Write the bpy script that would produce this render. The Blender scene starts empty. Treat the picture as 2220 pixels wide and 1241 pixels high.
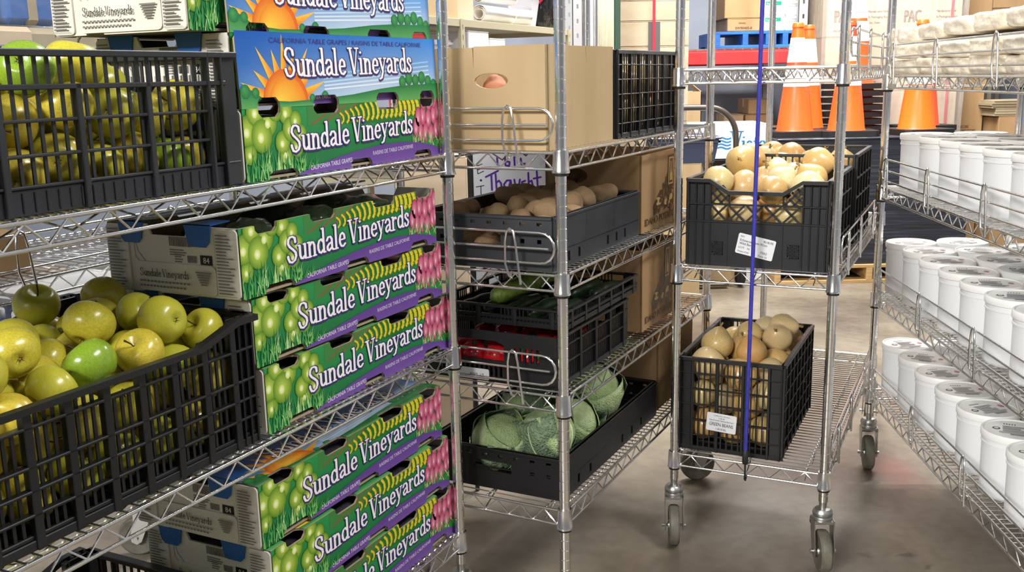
import bpy, bmesh, math, random
import numpy as np
from mathutils import Vector, Matrix, Euler

# ------------------------------------------------------------------ camera, world, lights, exposure
SC = bpy.context.scene
COL = SC.collection
R = math.radians
PI = math.pi

F_PX, PITCH, ROLL, CAM_H = 2139.915, R(11.97406), R(-1.23759), 1.3
cam_d = bpy.data.cameras.new('camera')
cam = bpy.data.objects.new('camera', cam_d)
COL.objects.link(cam)
cam_d.sensor_fit = 'HORIZONTAL'
cam_d.sensor_width = 36.0
cam_d.lens = 36.0 * F_PX / 2220.0
cam_d.clip_start = 0.02
cam_d.clip_end = 60
cam.location = (0, 0, CAM_H)
_cp, _sp = math.cos(PITCH), math.sin(PITCH)
_f = Vector((0, _cp, -_sp)); _r = Vector((1, 0, 0)); _u = Vector((0, _sp, _cp))
_c, _s = math.cos(ROLL), math.sin(ROLL)
_r2 = _c * _r + _s * _u
_u2 = -_s * _r + _c * _u
cam.matrix_world = Matrix(((_r2.x, _u2.x, -_f.x, 0), (_r2.y, _u2.y, -_f.y, 0), (_r2.z, _u2.z, -_f.z, CAM_H), (0, 0, 0, 1)))
SC.camera = cam

world = bpy.data.worlds.new('world')
SC.world = world
world.use_nodes = True
_bg = world.node_tree.nodes['Background']
_bg.inputs[0].default_value = (0.94, 0.95, 1.0, 1)
_bg.inputs[1].default_value = 0.20

def area_light(name, loc, sx, sy, power, rot=(0, 0, 0), color=(1, 0.985, 0.96)):
    d = bpy.data.lights.new(name, 'AREA')
    d.shape = 'RECTANGLE'; d.size = sx; d.size_y = sy; d.energy = power; d.color = color
    o = bpy.data.objects.new(name, d)
    o.location = loc; o.rotation_euler = rot
    COL.objects.link(o)
    return o

area_light('ceiling_lamp_far', (2.1, 5.7, 4.0), 1.9, 0.35, 350)
area_light('ceiling_lamp_middle', (0.6, 4.4, 4.1), 1.0, 1.4, 170)
area_light('ceiling_lamp_aisle', (2.2, 0.6, 3.9), 0.6, 2.0, 150, (0, R(30), 0))
area_light('ceiling_lamp_behind_left', (-3.4, -3.6, 3.9), 2.6, 0.8, 640, (R(58), 0, R(-38)))

SC.view_settings.view_transform = 'Standard'
SC.view_settings.look = 'None'
SC.view_settings.gamma = 1.0
SC.view_settings.use_curve_mapping = False
SC.view_settings.exposure = 0.0

# ------------------------------------------------------------------ helpers: colour, materials
def c8(r, g, b, a=1.0):
    def f(x):
        x /= 255.0
        return x / 12.92 if x <= 0.04045 else ((x + 0.055) / 1.055) ** 2.4
    return (f(r), f(g), f(b), a)

class NT:
    def __init__(s, m):
        s.t = m.node_tree; s.n = s.t.nodes; s.l = s.t.links
        s.p = s.n['Principled BSDF']
    def new(s, t, **k):
        n = s.n.new(t)
        for a, v in k.items(): setattr(n, a, v)
        return n
    def link(s, a, b): s.l.new(a, b)

def mat(name, col, rough=0.5, metal=0.0, vary=None, bump=None, rnd=None, coat=0.0, spec=None, trans=0.0, alpha=1.0, ior=None, sss=0.0):
    """vary=(colour2, noise scale, stretch xyz); bump=(scale, strength, distance, stretch); rnd=colour blended per object"""
    m = bpy.data.materials.new(name); m.use_nodes = True
    N = NT(m); p = N.p
    p.inputs['Base Color'].default_value = col
    p.inputs['Roughness'].default_value = rough
    p.inputs['Metallic'].default_value = metal
    p.inputs['Coat Weight'].default_value = coat
    p.inputs['Coat Roughness'].default_value = 0.12
    if spec is not None: p.inputs['Specular IOR Level'].default_value = spec
    p.inputs['Transmission Weight'].default_value = trans
    p.inputs['Alpha'].default_value = alpha
    if ior: p.inputs['IOR'].default_value = ior
    if sss:
        p.inputs['Subsurface Weight'].default_value = sss
        p.inputs['Subsurface Radius'].default_value = (0.02, 0.015, 0.006)
    tc = None
    def coords(stretch):
        nonlocal tc
        if tc is None: tc = N.new('ShaderNodeTexCoord')
        mp = N.new('ShaderNodeMapping'); mp.inputs['Scale'].default_value = stretch
        N.link(tc.outputs['Object'], mp.inputs['Vector'])
        return mp.outputs['Vector']
    cur = None
    if rnd is not None:
        oi = N.new('ShaderNodeObjectInfo')
        rp = N.new('ShaderNodeValToRGB')
        els = rp.color_ramp.elements
        stops = rnd if isinstance(rnd, list) else [col, rnd]
        els[0].color = stops[0]; els[0].position = 0
        els[1].color = stops[-1]; els[1].position = 1
        for i, cc in enumerate(stops[1:-1]):
            e = els.new((i + 1) / (len(stops) - 1)); e.color = cc
        N.link(oi.outputs['Random'], rp.inputs[0]); cur = rp.outputs[0]
    if vary is not None:
        nz = N.new('ShaderNodeTexNoise'); nz.inputs['Scale'].default_value = vary[1]; nz.inputs['Detail'].default_value = 4
        N.link(coords(vary[2] if len(vary) > 2 else (1, 1, 1)), nz.inputs['Vector'])
        mr = N.new('ShaderNodeMapRange'); mr.inputs[1].default_value = 0.38; mr.inputs[2].default_value = 0.66
        N.link(nz.outputs[0], mr.inputs[0])
        mx = N.new('ShaderNodeMix', data_type='RGBA')
        mx.inputs[7].default_value = vary[0]
        if cur is not None: N.link(cur, mx.inputs[6])
        else: mx.inputs[6].default_value = col
        N.link(mr.outputs[0], mx.inputs[0]); cur = mx.outputs[2]
    if cur is not None: N.link(cur, p.inputs['Base Color'])
    if bump is not None:
        nz = N.new('ShaderNodeTexNoise'); nz.inputs['Scale'].default_value = bump[0]; nz.inputs['Detail'].default_value = 3
        N.link(coords(bump[3] if len(bump) > 3 else (1, 1, 1)), nz.inputs['Vector'])
        b = N.new('ShaderNodeBump'); b.inputs['Strength'].default_value = bump[1]; b.inputs['Distance'].default_value = bump[2]
        N.link(nz.outputs[0], b.inputs['Height']); N.link(b.outputs[0], p.inputs['Normal'])
    return m

M = {}
M['chrome'] = mat('chrome', (0.84, 0.83, 0.81, 1), 0.19, 1.0, bump=(40, 0.05, 0.001))
M['zinc'] = mat('zinc', (0.50, 0.50, 0.48, 1), 0.36, 1.0)
M['dark_rubber'] = mat('dark_rubber', c8(28, 27, 26), 0.6)
M['tyre'] = mat('grey_tyre', c8(112, 109, 95), 0.55, vary=(c8(84, 82, 72), 30))
M['black_plastic'] = mat('black_plastic', c8(20, 20, 22), 0.42, bump=(90, 0.08, 0.001))
M['grey_plastic'] = mat('dusty_black_plastic', c8(38, 40, 44), 0.5, vary=(c8(30, 31, 34), 12), bump=(60, 0.08, 0.001))
M['lug_plastic'] = mat('slate_plastic', c8(50, 53, 58), 0.5, vary=(c8(40, 42, 46), 10))
M['kraft'] = mat('kraft_card', c8(190, 165, 126), 0.8, vary=(c8(178, 152, 112), 7, (1, 1, 0.25)), bump=(260, 0.10, 0.0008, (1, 1, 0.02)))
M['kraft_dark'] = mat('kraft_card_dark', c8(166, 134, 94), 0.8, vary=(c8(152, 120, 82), 7, (1, 1, 0.3)), bump=(240, 0.10, 0.0008, (1, 1, 0.02)))
M['kraft_pale'] = mat('kraft_card_pale', c8(204, 184, 156), 0.8, vary=(c8(192, 170, 140), 5, (1, 1, 3)))
M['kraft_grey'] = mat('inner_card', c8(168, 154, 126), 0.85, vary=(c8(156, 142, 114), 9))
M['white_card'] = mat('white_card', c8(222, 218, 206), 0.6, vary=(c8(208, 203, 190), 6))
M['blue_card'] = mat('blue_card', c8(24, 92, 168), 0.5)
M['green_card'] = mat('green_card', c8(24, 120, 62), 0.5)
M['brown_ink'] = mat('brown_ink', c8(84, 64, 44), 0.8)
M['grey_ink'] = mat('grey_ink', c8(96, 92, 90), 0.8)
M['black_ink'] = mat('black_ink', c8(22, 22, 24), 0.7)
M['purple_ink'] = mat('purple_ink', c8(84, 44, 150), 0.6, vary=(c8(120, 84, 178), 30))
M['blue_ink'] = mat('blue_ink', c8(40, 122, 176), 0.6)
M['white_label'] = mat('white_label', c8(214, 214, 216), 0.5)
M['white_gloss'] = mat('white_gloss', c8(236, 236, 236), 0.3)
M['bucket'] = mat('white_bucket_plastic', c8(228, 229, 230), 0.38, sss=0.05)
M['lid'] = mat('white_lid_plastic', c8(234, 234, 230), 0.35)
M['lid_print'] = mat('grey_lid_print', c8(130, 130, 134), 0.5, vary=(c8(196, 196, 198), 60))
M['blue_cord'] = mat('blue_cord', c8(52, 50, 158), 0.7, vary=(c8(40, 40, 128), 160, (1, 1, 0.4)))
M['cone_orange'] = mat('cone_orange', c8(255, 96, 24), 0.35, rnd=[c8(255, 104, 24), c8(250, 70, 40)])
M['cone_white'] = mat('cone_white', c8(250, 246, 244), 0.4)
M['orange_cap'] = M['cone_orange']
M['red_paint'] = mat('red_paint', c8(196, 52, 52), 0.45, vary=(c8(176, 42, 44), 5))
M['red_strap'] = mat('red_strap', c8(206, 40, 62), 0.5)
M['blue_paint'] = mat('blue_paint', c8(40, 110, 190), 0.6, vary=(c8(28, 84, 160), 8))
M['pallet_wood'] = mat('pallet_wood', c8(206, 170, 116), 0.75, vary=(c8(176, 138, 88), 9, (1, 1, 6)))
M['wrap_black'] = mat('black_stretch_wrap', c8(50, 54, 64), 0.36, vary=(c8(38, 40, 48), 5, (0.3, 1, 6)), bump=(7, 0.5, 0.03, (0.4, 0.4, 6)))
M['wrap_clear'] = mat('clear_stretch_wrap', c8(212, 206, 200), 0.2, alpha=0.26, bump=(9, 0.7, 0.03, (3, 3, 0.5)), coat=0.4)
M['film'] = mat('clear_film', c8(252, 248, 240), 0.12, alpha=0.09, bump=(22, 0.8, 0.01), coat=0.6)
M['bag_plastic'] = mat('bin_bag_plastic', c8(24, 24, 28), 0.28, bump=(16, 0.9, 0.03, (1, 3, 0.5)))
M['beige_steel'] = mat('beige_steel', c8(168, 160, 134), 0.5)
M['green_steel'] = mat('green_steel', c8(120, 152, 122), 0.5)
M['grey_steel'] = mat('pale_grey_steel', c8(168, 166, 166), 0.5)
M['dark_green'] = mat('dark_green_curtain', c8(48, 78, 62), 0.6)
M['cream_curtain'] = mat('cream_curtain', c8(214, 208, 186), 0.6)
M['paper'] = mat('white_paper', c8(236, 234, 232), 0.6)
M['clear_tub'] = mat('clear_tub', c8(214, 212, 220), 0.3, alpha=0.6)
M['navy_plastic'] = mat('navy_plastic', c8(60, 68, 92), 0.4)
M['steel_grey'] = mat('dark_tube', c8(98, 90, 82), 0.35, 0.7)
M['board_white'] = mat('whiteboard_face', c8(222, 224, 232), 0.25)
M['red_bucket'] = mat('red_plastic', c8(206, 52, 54), 0.4)
M['teal_print'] = mat('teal_print', c8(30, 150, 120), 0.5)
M['bottle'] = mat('bottle_plastic', c8(176, 202, 238), 0.12, alpha=0.55, coat=0.5, vary=(c8(120, 160, 226), 14))
M['bottle_label'] = mat('blue_bottle_label', c8(40, 70, 190), 0.4)
M['bread'] = mat('cream_bread', c8(250, 236, 208), 0.45, vary=(c8(248, 236, 212), 14), bump=(38, 0.9, 0.010), coat=1.0, rnd=[c8(250, 234, 204), c8(253, 244, 226)])
M['bread_tail'] = mat('amber_bag_tail', c8(236, 204, 120), 0.25, bump=(50, 0.6, 0.004), coat=0.6, alpha=0.85)
M['apple'] = mat('apple_skin', c8(206, 196, 50), 0.28, rnd=[c8(170, 174, 54), c8(202, 186, 60), c8(214, 188, 68), c8(208, 174, 62), c8(190, 184, 60)], vary=(c8(176, 172, 52), 14), bump=(30, 0.05, 0.001), coat=0.15)
M['apple_green'] = mat('green_apple_skin', c8(136, 166, 48), 0.25, vary=(c8(120, 152, 38), 16), coat=0.2)
M['stem'] = mat('brown_stem', c8(66, 50, 30), 0.8)
M['potato'] = mat('potato_skin', c8(142, 116, 84), 0.85, vary=(c8(120, 96, 68), 34), bump=(60, 0.35, 0.002), rnd=[c8(146, 120, 86), c8(130, 106, 76), c8(160, 132, 96)])
M['sweet_potato'] = mat('sweet_potato_skin', c8(188, 130, 98), 0.8, vary=(c8(166, 106, 78), 30), bump=(50, 0.3, 0.002))
M['cabbage'] = mat('cabbage_leaf', c8(196, 212, 160), 0.5, vary=(c8(164, 190, 124), 5), bump=(22, 0.5, 0.02), rnd=[c8(184, 204, 146), c8(206, 218, 174)])
M['cabbage_dark'] = mat('cabbage_outer_leaf', c8(126, 154, 118), 0.5, vary=(c8(164, 186, 148), 6), bump=(16, 0.8, 0.03))
M['cabbage_vein'] = mat('cabbage_vein', c8(196, 212, 160), 0.5)
M['cucumber'] = mat('cucumber_skin', c8(98, 128, 46), 0.35, vary=(c8(136, 160, 62), 9, (3, 3, 0.6)), bump=(60, 0.3, 0.003))
M['cucumber_dark'] = mat('zucchini_skin', c8(20, 36, 20), 0.35, vary=(c8(28, 48, 24), 30))
M['liner'] = mat('crumpled_liner', c8(48, 50, 50), 0.3, vary=(c8(74, 66, 84), 12), bump=(24, 0.8, 0.01), coat=0.4)
M['tomato'] = mat('tomato_skin', c8(196, 26, 34), 0.2, coat=0.4)
M['green_bag'] = mat('bagged_greens', c8(50, 74, 40), 0.25, vary=(c8(30, 48, 26), 30), bump=(40, 0.8, 0.006), coat=0.8)

def onion_mat():
    m = mat('onion_skin', c8(206, 170, 104), 0.36, rnd=[c8(222, 206, 146), c8(214, 182, 116), c8(202, 158, 96), c8(226, 216, 170)], coat=0.25)
    N = NT(m)
    src = N.p.inputs['Base Color'].links[0].from_socket
    tc = N.new('ShaderNodeTexCoord'); sx = N.new('ShaderNodeSeparateXYZ'); N.link(tc.outputs['Object'], sx.inputs[0])
    at = N.new('ShaderNodeMath', operation='ARCTAN2'); N.link(sx.outputs[1], at.inputs[0]); N.link(sx.outputs[0], at.inputs[1])
    cb = N.new('ShaderNodeCombineXYZ'); N.link(at.outputs[0], cb.inputs[0])
    mz = N.new('ShaderNodeMath', operation='MULTIPLY'); mz.inputs[1].default_value = 4; N.link(sx.outputs[2], mz.inputs[0]); N.link(mz.outputs[0], cb.inputs[1])
    nz = N.new('ShaderNodeTexNoise'); nz.inputs['Scale'].default_value = 9; nz.inputs['Detail'].default_value = 3; N.link(cb.outputs[0], nz.inputs['Vector'])
    mr = N.new('ShaderNodeMapRange'); mr.inputs[1].default_value = 0.42; mr.inputs[2].default_value = 0.7; mr.inputs[4].default_value = 0.6; N.link(nz.outputs[0], mr.inputs[0])
    mx = N.new('ShaderNodeMix', data_type='RGBA'); mx.inputs[7].default_value = c8(164, 112, 58)
    N.link(src, mx.inputs[6]); N.link(mr.outputs[0], mx.inputs[0]); N.link(mx.outputs[2], N.p.inputs['Base Color'])
    return m
M['onion'] = onion_mat()
M['onion_top'] = mat('dry_onion_neck', c8(176, 146, 92), 0.85, vary=(c8(110, 84, 48), 60))

def print_mat():
    m = bpy.data.materials.new('printed_ink'); m.use_nodes = True
    N = NT(m)
    a = N.new('ShaderNodeAttribute'); a.attribute_name = 'Ink'
    N.link(a.outputs['Color'], N.p.inputs['Base Color'])
    N.p.inputs['Roughness'].default_value = 0.42
    N.p.inputs['Specular IOR Level'].default_value = 0.35
    return m
M['ink'] = print_mat()

def floor_mat():
    m = bpy.data.materials.new('stained_concrete'); m.use_nodes = True
    N = NT(m); p = N.p
    tc = N.new('ShaderNodeTexCoord')
    n1 = N.new('ShaderNodeTexNoise'); n1.inputs['Scale'].default_value = 1.6; n1.inputs['Detail'].default_value = 6; N.link(tc.outputs['Object'], n1.inputs['Vector'])
    n2 = N.new('ShaderNodeTexNoise'); n2.inputs['Scale'].default_value = 24; n2.inputs['Detail'].default_value = 5; N.link(tc.outputs['Object'], n2.inputs['Vector'])
    r1 = N.new('ShaderNodeValToRGB'); e = r1.color_ramp.elements
    e[0].position = 0.30; e[0].color = c8(84, 72, 60); e[1].position = 0.64; e[1].color = c8(142, 132, 116)
    N.link(n1.outputs[0], r1.inputs[0])
    mx = N.new('ShaderNodeMix', data_type='RGBA', blend_type='MULTIPLY'); mx.inputs[0].default_value = 0.35
    r2 = N.new('ShaderNodeValToRGB'); e = r2.color_ramp.elements; e[0].position = 0.35; e[0].color = (0.5, 0.5, 0.5, 1); e[1].position = 0.6; e[1].color = (1, 1, 1, 1)
    N.link(n2.outputs[0], r2.inputs[0]); N.link(r1.outputs[0], mx.inputs[6]); N.link(r2.outputs[0], mx.inputs[7])
    cur = mx.outputs[2]
    # worn stains that stay with the floor: a red smear by the far caster and dark oil spots
    def stain(cx, cy, rx, ry, col, amount, cur):
        mp = N.new('ShaderNodeMapping'); mp.vector_type = 'TEXTURE'
        mp.inputs['Location'].default_value = (cx, cy, 0); mp.inputs['Scale'].default_value = (rx, ry, 1)
        ad = N.new('ShaderNodeVectorMath', operation='MULTIPLY_ADD')
        N.link(n2.outputs['Color'], ad.inputs[0]); ad.inputs[1].default_value = (0.06, 0.06, 0); N.link(tc.outputs['Object'], ad.inputs[2])
        N.link(ad.outputs[0], mp.inputs['Vector'])
        ln = N.new('ShaderNodeVectorMath', operation='LENGTH')
        sp = N.new('ShaderNodeVectorMath', operation='MULTIPLY'); sp.inputs[1].default_value = (1, 1, 0)
        N.link(mp.outputs[0], sp.inputs[0]); N.link(sp.outputs[0], ln.inputs[0])
        mr = N.new('ShaderNodeMapRange'); mr.inputs[1].default_value = 0.3; mr.inputs[2].default_value = 1.0; mr.inputs[3].default_value = amount; mr.inputs[4].default_value = 0
        N.link(ln.outputs[1], mr.inputs[0])
        mm = N.new('ShaderNodeMix', data_type='RGBA'); mm.inputs[7].default_value = col
        N.link(mr.outputs[0], mm.inputs[0]); N.link(cur, mm.inputs[6])
        return mm.outputs[2]
    cur = stain(1.28, 3.08, 0.10, 0.22, c8(140, 56, 46), 0.42, cur)
    for (x, y, rr) in ((0.98, 2.52, 0.035), (1.09, 2.50, 0.025), (1.12, 2.44, 0.02), (0.93, 2.36, 0.03), (1.3, 2.3, 0.12), (1.18, 3.0, 0.02)):
        cur = stain(x, y, rr, rr * 0.7, c8(60, 54, 50), 0.5, cur)
    N.link(cur, p.inputs['Base Color'])
    p.inputs['Roughness'].default_value = 0.36
    b = N.new('ShaderNodeBump'); b.inputs['Strength'].default_value = 0.12; b.inputs['Distance'].default_value = 0.004
    N.link(n2.outputs[0], b.inputs['Height']); N.link(b.outputs[0], p.inputs['Normal'])
    return m
M['floor'] = floor_mat()
M['wall'] = mat('grey_blue_wall_paint', c8(150, 156, 168), 0.7, vary=(c8(136, 142, 156), 2))

# ------------------------------------------------------------------ mesh builder
class MB:
    def __init__(s): s.v = []; s.f = []; s.mi = []; s.col = None; s.cur = 0
    def _add(s, vs, fs):
        b = len(s.v); s.v.extend([tuple(p) for p in vs])
        for f in fs:
            s.f.append([b + i for i in f]); s.mi.append(s.cur)
    def box(s, x0, x1, y0, y1, z0, z1, ch=0.0):
        if ch <= 0:
            vs = [(x, y, z) for z in (z0, z1) for y in (y0, y1) for x in (x0, x1)]
            s._add(vs, [(0, 2, 3, 1), (4, 5, 7, 6), (0, 1, 5, 4), (2, 6, 7, 3), (0, 4, 6, 2), (1, 3, 7, 5)])
            return
        ch = min(ch, (x1 - x0) * .45, (y1 - y0) * .45, (z1 - z0) * .45)
        bm = bmesh.new(); bmesh.ops.create_cube(bm, size=1)
        for v in bm.verts:
            v.co = ((x0 + x1) / 2 + v.co.x * (x1 - x0), (y0 + y1) / 2 + v.co.y * (y1 - y0), (z0 + z1) / 2 + v.co.z * (z1 - z0))
        bmesh.ops.bevel(bm, geom=bm.edges[:], offset=ch, segments=1, profile=.5, affect='EDGES')
        s.bm(bm)
    def bm(s, bm, free=True):
        bm.verts.index_update()
        s._add([v.co[:] for v in bm.verts], [[v.index for v in f.verts] for f in bm.faces])
        if free: bm.free()
    def tube(s, pts, r, n=8, closed=False, caps=True):
        pts = [Vector(p) for p in pts]; m = len(pts)
        rs = r if isinstance(r, (list, tuple)) else [r] * m
        vs = []; prev = None
        for i, p in enumerate(pts):
            if closed: d = (pts[(i + 1) % m] - pts[i - 1])
            else:
                a = pts[max(i - 1, 0)]; b = pts[min(i + 1, m - 1)]; d = b - a
            d.normalize()
            if prev is None:
                up = Vector((0, 0, 1)) if abs(d.z) < .9 else Vector((1, 0, 0))
                u = d.cross(up).normalized()
            else:
                u = (prev - d * prev.dot(d))
                u = u.normalized() if u.length > 1e-6 else d.orthogonal().normalized()
            prev = u; w = d.cross(u)
            for k in range(n):
                t = 2 * PI * k / n
                vs.append(p + u * (math.cos(t) * rs[i]) + w * (math.sin(t) * rs[i]))
        fs = []
        for i in range(m if closed else m - 1):
            j = (i + 1) % m
            for k in range(n):
                fs.append((i * n + k, i * n + (k + 1) % n, j * n + (k + 1) % n, j * n + k))
        if not closed and caps:
            fs.append(list(range(n))[::-1]); fs.append([(m - 1) * n + k for k in range(n)])
        s._add(vs, fs)
    def lathe(s, prof, n=24, c=(0, 0, 0), axis='z', caps=True):
        vs = []; fs = []; m = len(prof)
        for (r, z) in prof:
            for k in range(n):
                t = 2 * PI * k / n
                x, y = r * math.cos(t), r * math.sin(t)
                p = (x, y, z) if axis == 'z' else ((z, x, y) if axis == 'x' else (y, z, x))
                vs.append((p[0] + c[0], p[1] + c[1], p[2] + c[2]))
        for i in range(m - 1):
            for k in range(n):
                fs.append((i * n + k, i * n + (k + 1) % n, (i + 1) * n + (k + 1) % n, (i + 1) * n + k))
        if caps:
            if prof[0][0] > 1e-5: fs.append(list(range(n))[::-1])
            if prof[-1][0] > 1e-5: fs.append([(m - 1) * n + k for k in range(n)])
        s._add(vs, fs)
    def prism(s, poly, O, U, V, depth):
        """simple (maybe concave) 2D outline poly, placed at O with axes U,V, thickness depth along U x V (negative = backwards)"""
        O, U, V = Vector(O), Vector(U), Vector(V); n = U.cross(V).normalized()
        k = len(poly)
        vs = [O + U * a + V * b for a, b in poly] + [O + U * a + V * b + n * depth for a, b in poly]
        front, back = list(range(k)), [k + i for i in range(k)]
        fs = [front if depth < 0 else front[::-1], back[::-1] if depth < 0 else back]
        for i in range(k):
            j = (i + 1) % k
            fs.append((i, k + i, k + j, j) if depth < 0 else (i, j, k + j, k + i))
        s._add(vs, fs)
    def plate(s, outer, holes, O, U, V, depth):
        """outline with holes, extruded"""
        bm = bmesh.new(); edges = []
        for loop in [outer] + holes:
            vv = [bm.verts.new((a, b, 0)) for a, b in loop]
            for i in range(len(vv)): edges.append(bm.edges.new((vv[i], vv[(i + 1) % len(vv)])))
        bmesh.ops.triangle_fill(bm, edges=edges, use_beauty=True)
        bmesh.ops.recalc_face_normals(bm, faces=bm.faces[:])
        if bm.faces and bm.faces[:][0].normal.z < 0: bmesh.ops.reverse_faces(bm, faces=bm.faces[:])
        g = bmesh.ops.extrude_face_region(bm, geom=bm.faces[:])
        for e in g['geom']:
            if isinstance(e, bmesh.types.BMVert): e.co.z += depth
        bmesh.ops.recalc_face_normals(bm, faces=bm.faces[:])
        O, U, V = Vector(O), Vector(U), Vector(V); n = U.cross(V).normalized()
        for v in bm.verts:
            a, b, d = v.co; v.co = O + U * a + V * b + n * d
        s.bm(bm)
    def xf(s, mtx, start=0):
        for i in range(start, len(s.v)): s.v[i] = tuple(mtx @ Vector(s.v[i]))
        return s
    def mesh(s, name, mats, smooth=None):
        me = bpy.data.meshes.new(name)
        me.from_pydata(s.v, [], s.f)
        if not isinstance(mats, (list, tuple)): mats = [mats]
        for m in mats: me.materials.append(m)
        if len(mats) > 1: me.polygons.foreach_set('material_index', s.mi)
        if s.col:
            at = me.color_attributes.new('Ink', 'FLOAT_COLOR', 'POINT')
            at.data.foreach_set('color', [x for c in s.col for x in c])
        if smooth is not None:
            me.polygons.foreach_set('use_smooth', [True] * len(me.polygons))
            me.set_sharp_from_angle(angle=R(smooth))
        me.update()
        return me

def ob(name, me, parent=None, loc=None, rot=None):
    o = bpy.data.objects.new(name, me); COL.objects.link(o)
    if parent is not None: o.parent = parent
    if loc is not None: o.location = loc
    if rot is not None: o.rotation_euler = rot
    return o

def tag(o, label=None, cat=None, group=None, kind=None):
    if label: o['label'] = label
    if cat: o['category'] = cat
    if group: o['group'] = group
    if kind: o['kind'] = kind
    return o

def thing(name, label, cat, loc=(0, 0, 0), rz=0.0, group=None, rot=None):
    o = bpy.data.objects.new(name, None); COL.objects.link(o)
    o.empty_display_size = 0.05
    o.location = loc; o.rotation_euler = rot if rot is not None else (0, 0, rz)
    return tag(o, label, cat, group)

def copy_tree(o, parent=None, kids=None):
    if kids is None:
        kids = {}
        for x in bpy.data.objects:
            if x.parent: kids.setdefault(x.parent.name, []).append(x)
    c = o.copy(); COL.objects.link(c)
    c.parent = parent
    for ch in kids.get(o.name, []): copy_tree(ch, c, kids)
    return c

class Proto:
    """a thing built once; each place() after the first copies it with all of its parts"""
    def __init__(s, root):
        s.root = root; s.used = False
        s.kids = {}
        def rec(o):
            s.kids[o.name] = list(o.children)
            for c in o.children: rec(c)
        rec(root)
    def place(s, loc, rot, label, group=None, scale=None):
        if not s.used: o = s.root; s.used = True
        else: o = copy_tree(s.root, None, s.kids)
        o.location = loc
        o.rotation_euler = rot
        if scale is not None: o.scale = (scale, scale, scale) if isinstance(scale, (int, float)) else scale
        o['label'] = label
        if group: o['group'] = group
        return o

# frames of the four wire racks: origin post, heading of the long side
class Frame:
    def __init__(s, x, y, ang):
        s.o = Vector((x, y, 0)); s.ang = ang
        s.d = Vector((math.sin(ang), math.cos(ang), 0)); s.n = Vector((math.cos(ang), -math.sin(ang), 0))
    def at(s, r, a, z): return s.o + s.n * r + s.d * a + Vector((0, 0, z))
FA = Frame(-0.134, 2.129, 0.4637)
FB = Frame(0.107, 2.057, 0.4782)
FM = Frame(0.443, 2.595, 0.4461)
FR = Frame(1.172, 3.101, 0.0686)
ZA = (1.138, 0.708, 0.262)
ZB = (1.143, 0.883, 0.613, 0.346)
ZM = (1.307, 0.793, 0.265)
ZR = (1.277, 0.936, 0.592, 0.267)

# ------------------------------------------------------------------ the setting
def structure(name, mb, m):
    o = ob(name, mb.mesh(name, m)); o['kind'] = 'structure'; return o
mb = MB(); mb.box(-4.2, 6.2, -1.5, 8.6, -0.1, 0.0); structure('floor', mb, M['floor'])
mb = MB(); mb.box(-4.2, 6.2, 8.5, 8.6, 0.0, 4.6); structure('wall_back', mb, M['wall'])
mb = MB(); mb.box(-4.3, -4.2, -1.5, 8.6, 0.0, 4.6); structure('wall_left', mb, M['wall'])
mb = MB(); mb.box(6.2, 6.3, -1.5, 8.6, 0.0, 4.6); structure('wall_right', mb, M['wall'])

# ------------------------------------------------------------------ wire racks
POST_R = 0.0120
_pm = {}
def post_mesh(z0, z1):
    k = ('post', z0, z1)
    if k not in _pm:
        mb = MB(); prof = [(0.009, z0), (POST_R, z0 + .003)]
        z = z0 + 0.02
        while z < z1 - 0.02:
            prof += [(POST_R, z), (POST_R - .0011, z + .0008), (POST_R - .0011, z + .0022), (POST_R, z + .003)]
            z += 0.0236
        prof += [(POST_R, z1 - .003), (0.009, z1)]
        mb.lathe(prof, 16); _pm[k] = mb.mesh('post', M['chrome'], 40)
    return _pm[k]

def shelf_meshes(x0, x1, y0, y1):
    k = ('shelf', x0, x1, y0, y1)
    if k in _pm: return _pm[k]
    mb = MB(); g = 0.010
    H = 0.034
    X0, X1, Y0, Y1 = x0 - 0.004, x1 + 0.004, y0 - 0.004, y1 + 0.004
    for z, r in ((0, .0034), (-H, .0032)):
        for x in (X0, X1): mb.tube([(x, y0 + g, z), (x, y1 - g, z)], r, 8)
        for y in (Y0, Y1): mb.tube([(x0 + g, y, z), (x1 - g, y, z)], r, 8)
    def zig(a, b, fixed, along):
        n = max(2, round((b - a) / 0.034)); n += n % 2
        pts = []
        for i in range(n + 1):
            t = a + (b - a) * i / n; z = -.002 if i % 2 else -H + .002
            pts.append((fixed, t, z) if along == 'y' else (t, fixed, z))
        mb.tube(pts, .0021, 6)
    for x in (X0, X1): zig(y0 + .018, y1 - .018, x, 'y')
    for y in (Y0, Y1): zig(x0 + .018, x1 - .018, y, 'x')
    fr = mb.mesh('shelf', M['chrome'], 50)
    mb = MB()
    y = y0 + 0.02
    while y < y1 - 0.012:
        mb.tube([(X0 - .0015, y, .0026), (X1 + .0015, y, .0026)], .0018, 5); y += 0.0235
    for t in (0.12, 0.5, 0.88):
        x = x0 + (x1 - x0) * t
        mb.tube([(x, Y0, -.002), (x, Y1, -.002)], .0026, 6)
        n = int((y1 - y0) / .06)
        mb.tube([(x, y0 + (y1 - y0) * i / n, -.004 if i % 2 else -H + .006) for i in range(n + 1)], .0018, 5)
    for x in (x0 + .012, x1 - .012): mb.tube([(x, Y0 + .01, -.001), (x, Y1 - .01, -.001)], .0018, 5)
    dk = mb.mesh('deck_wires', M['chrome'], 50)
    _pm[k] = (fr, dk); return _pm[k]

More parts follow.
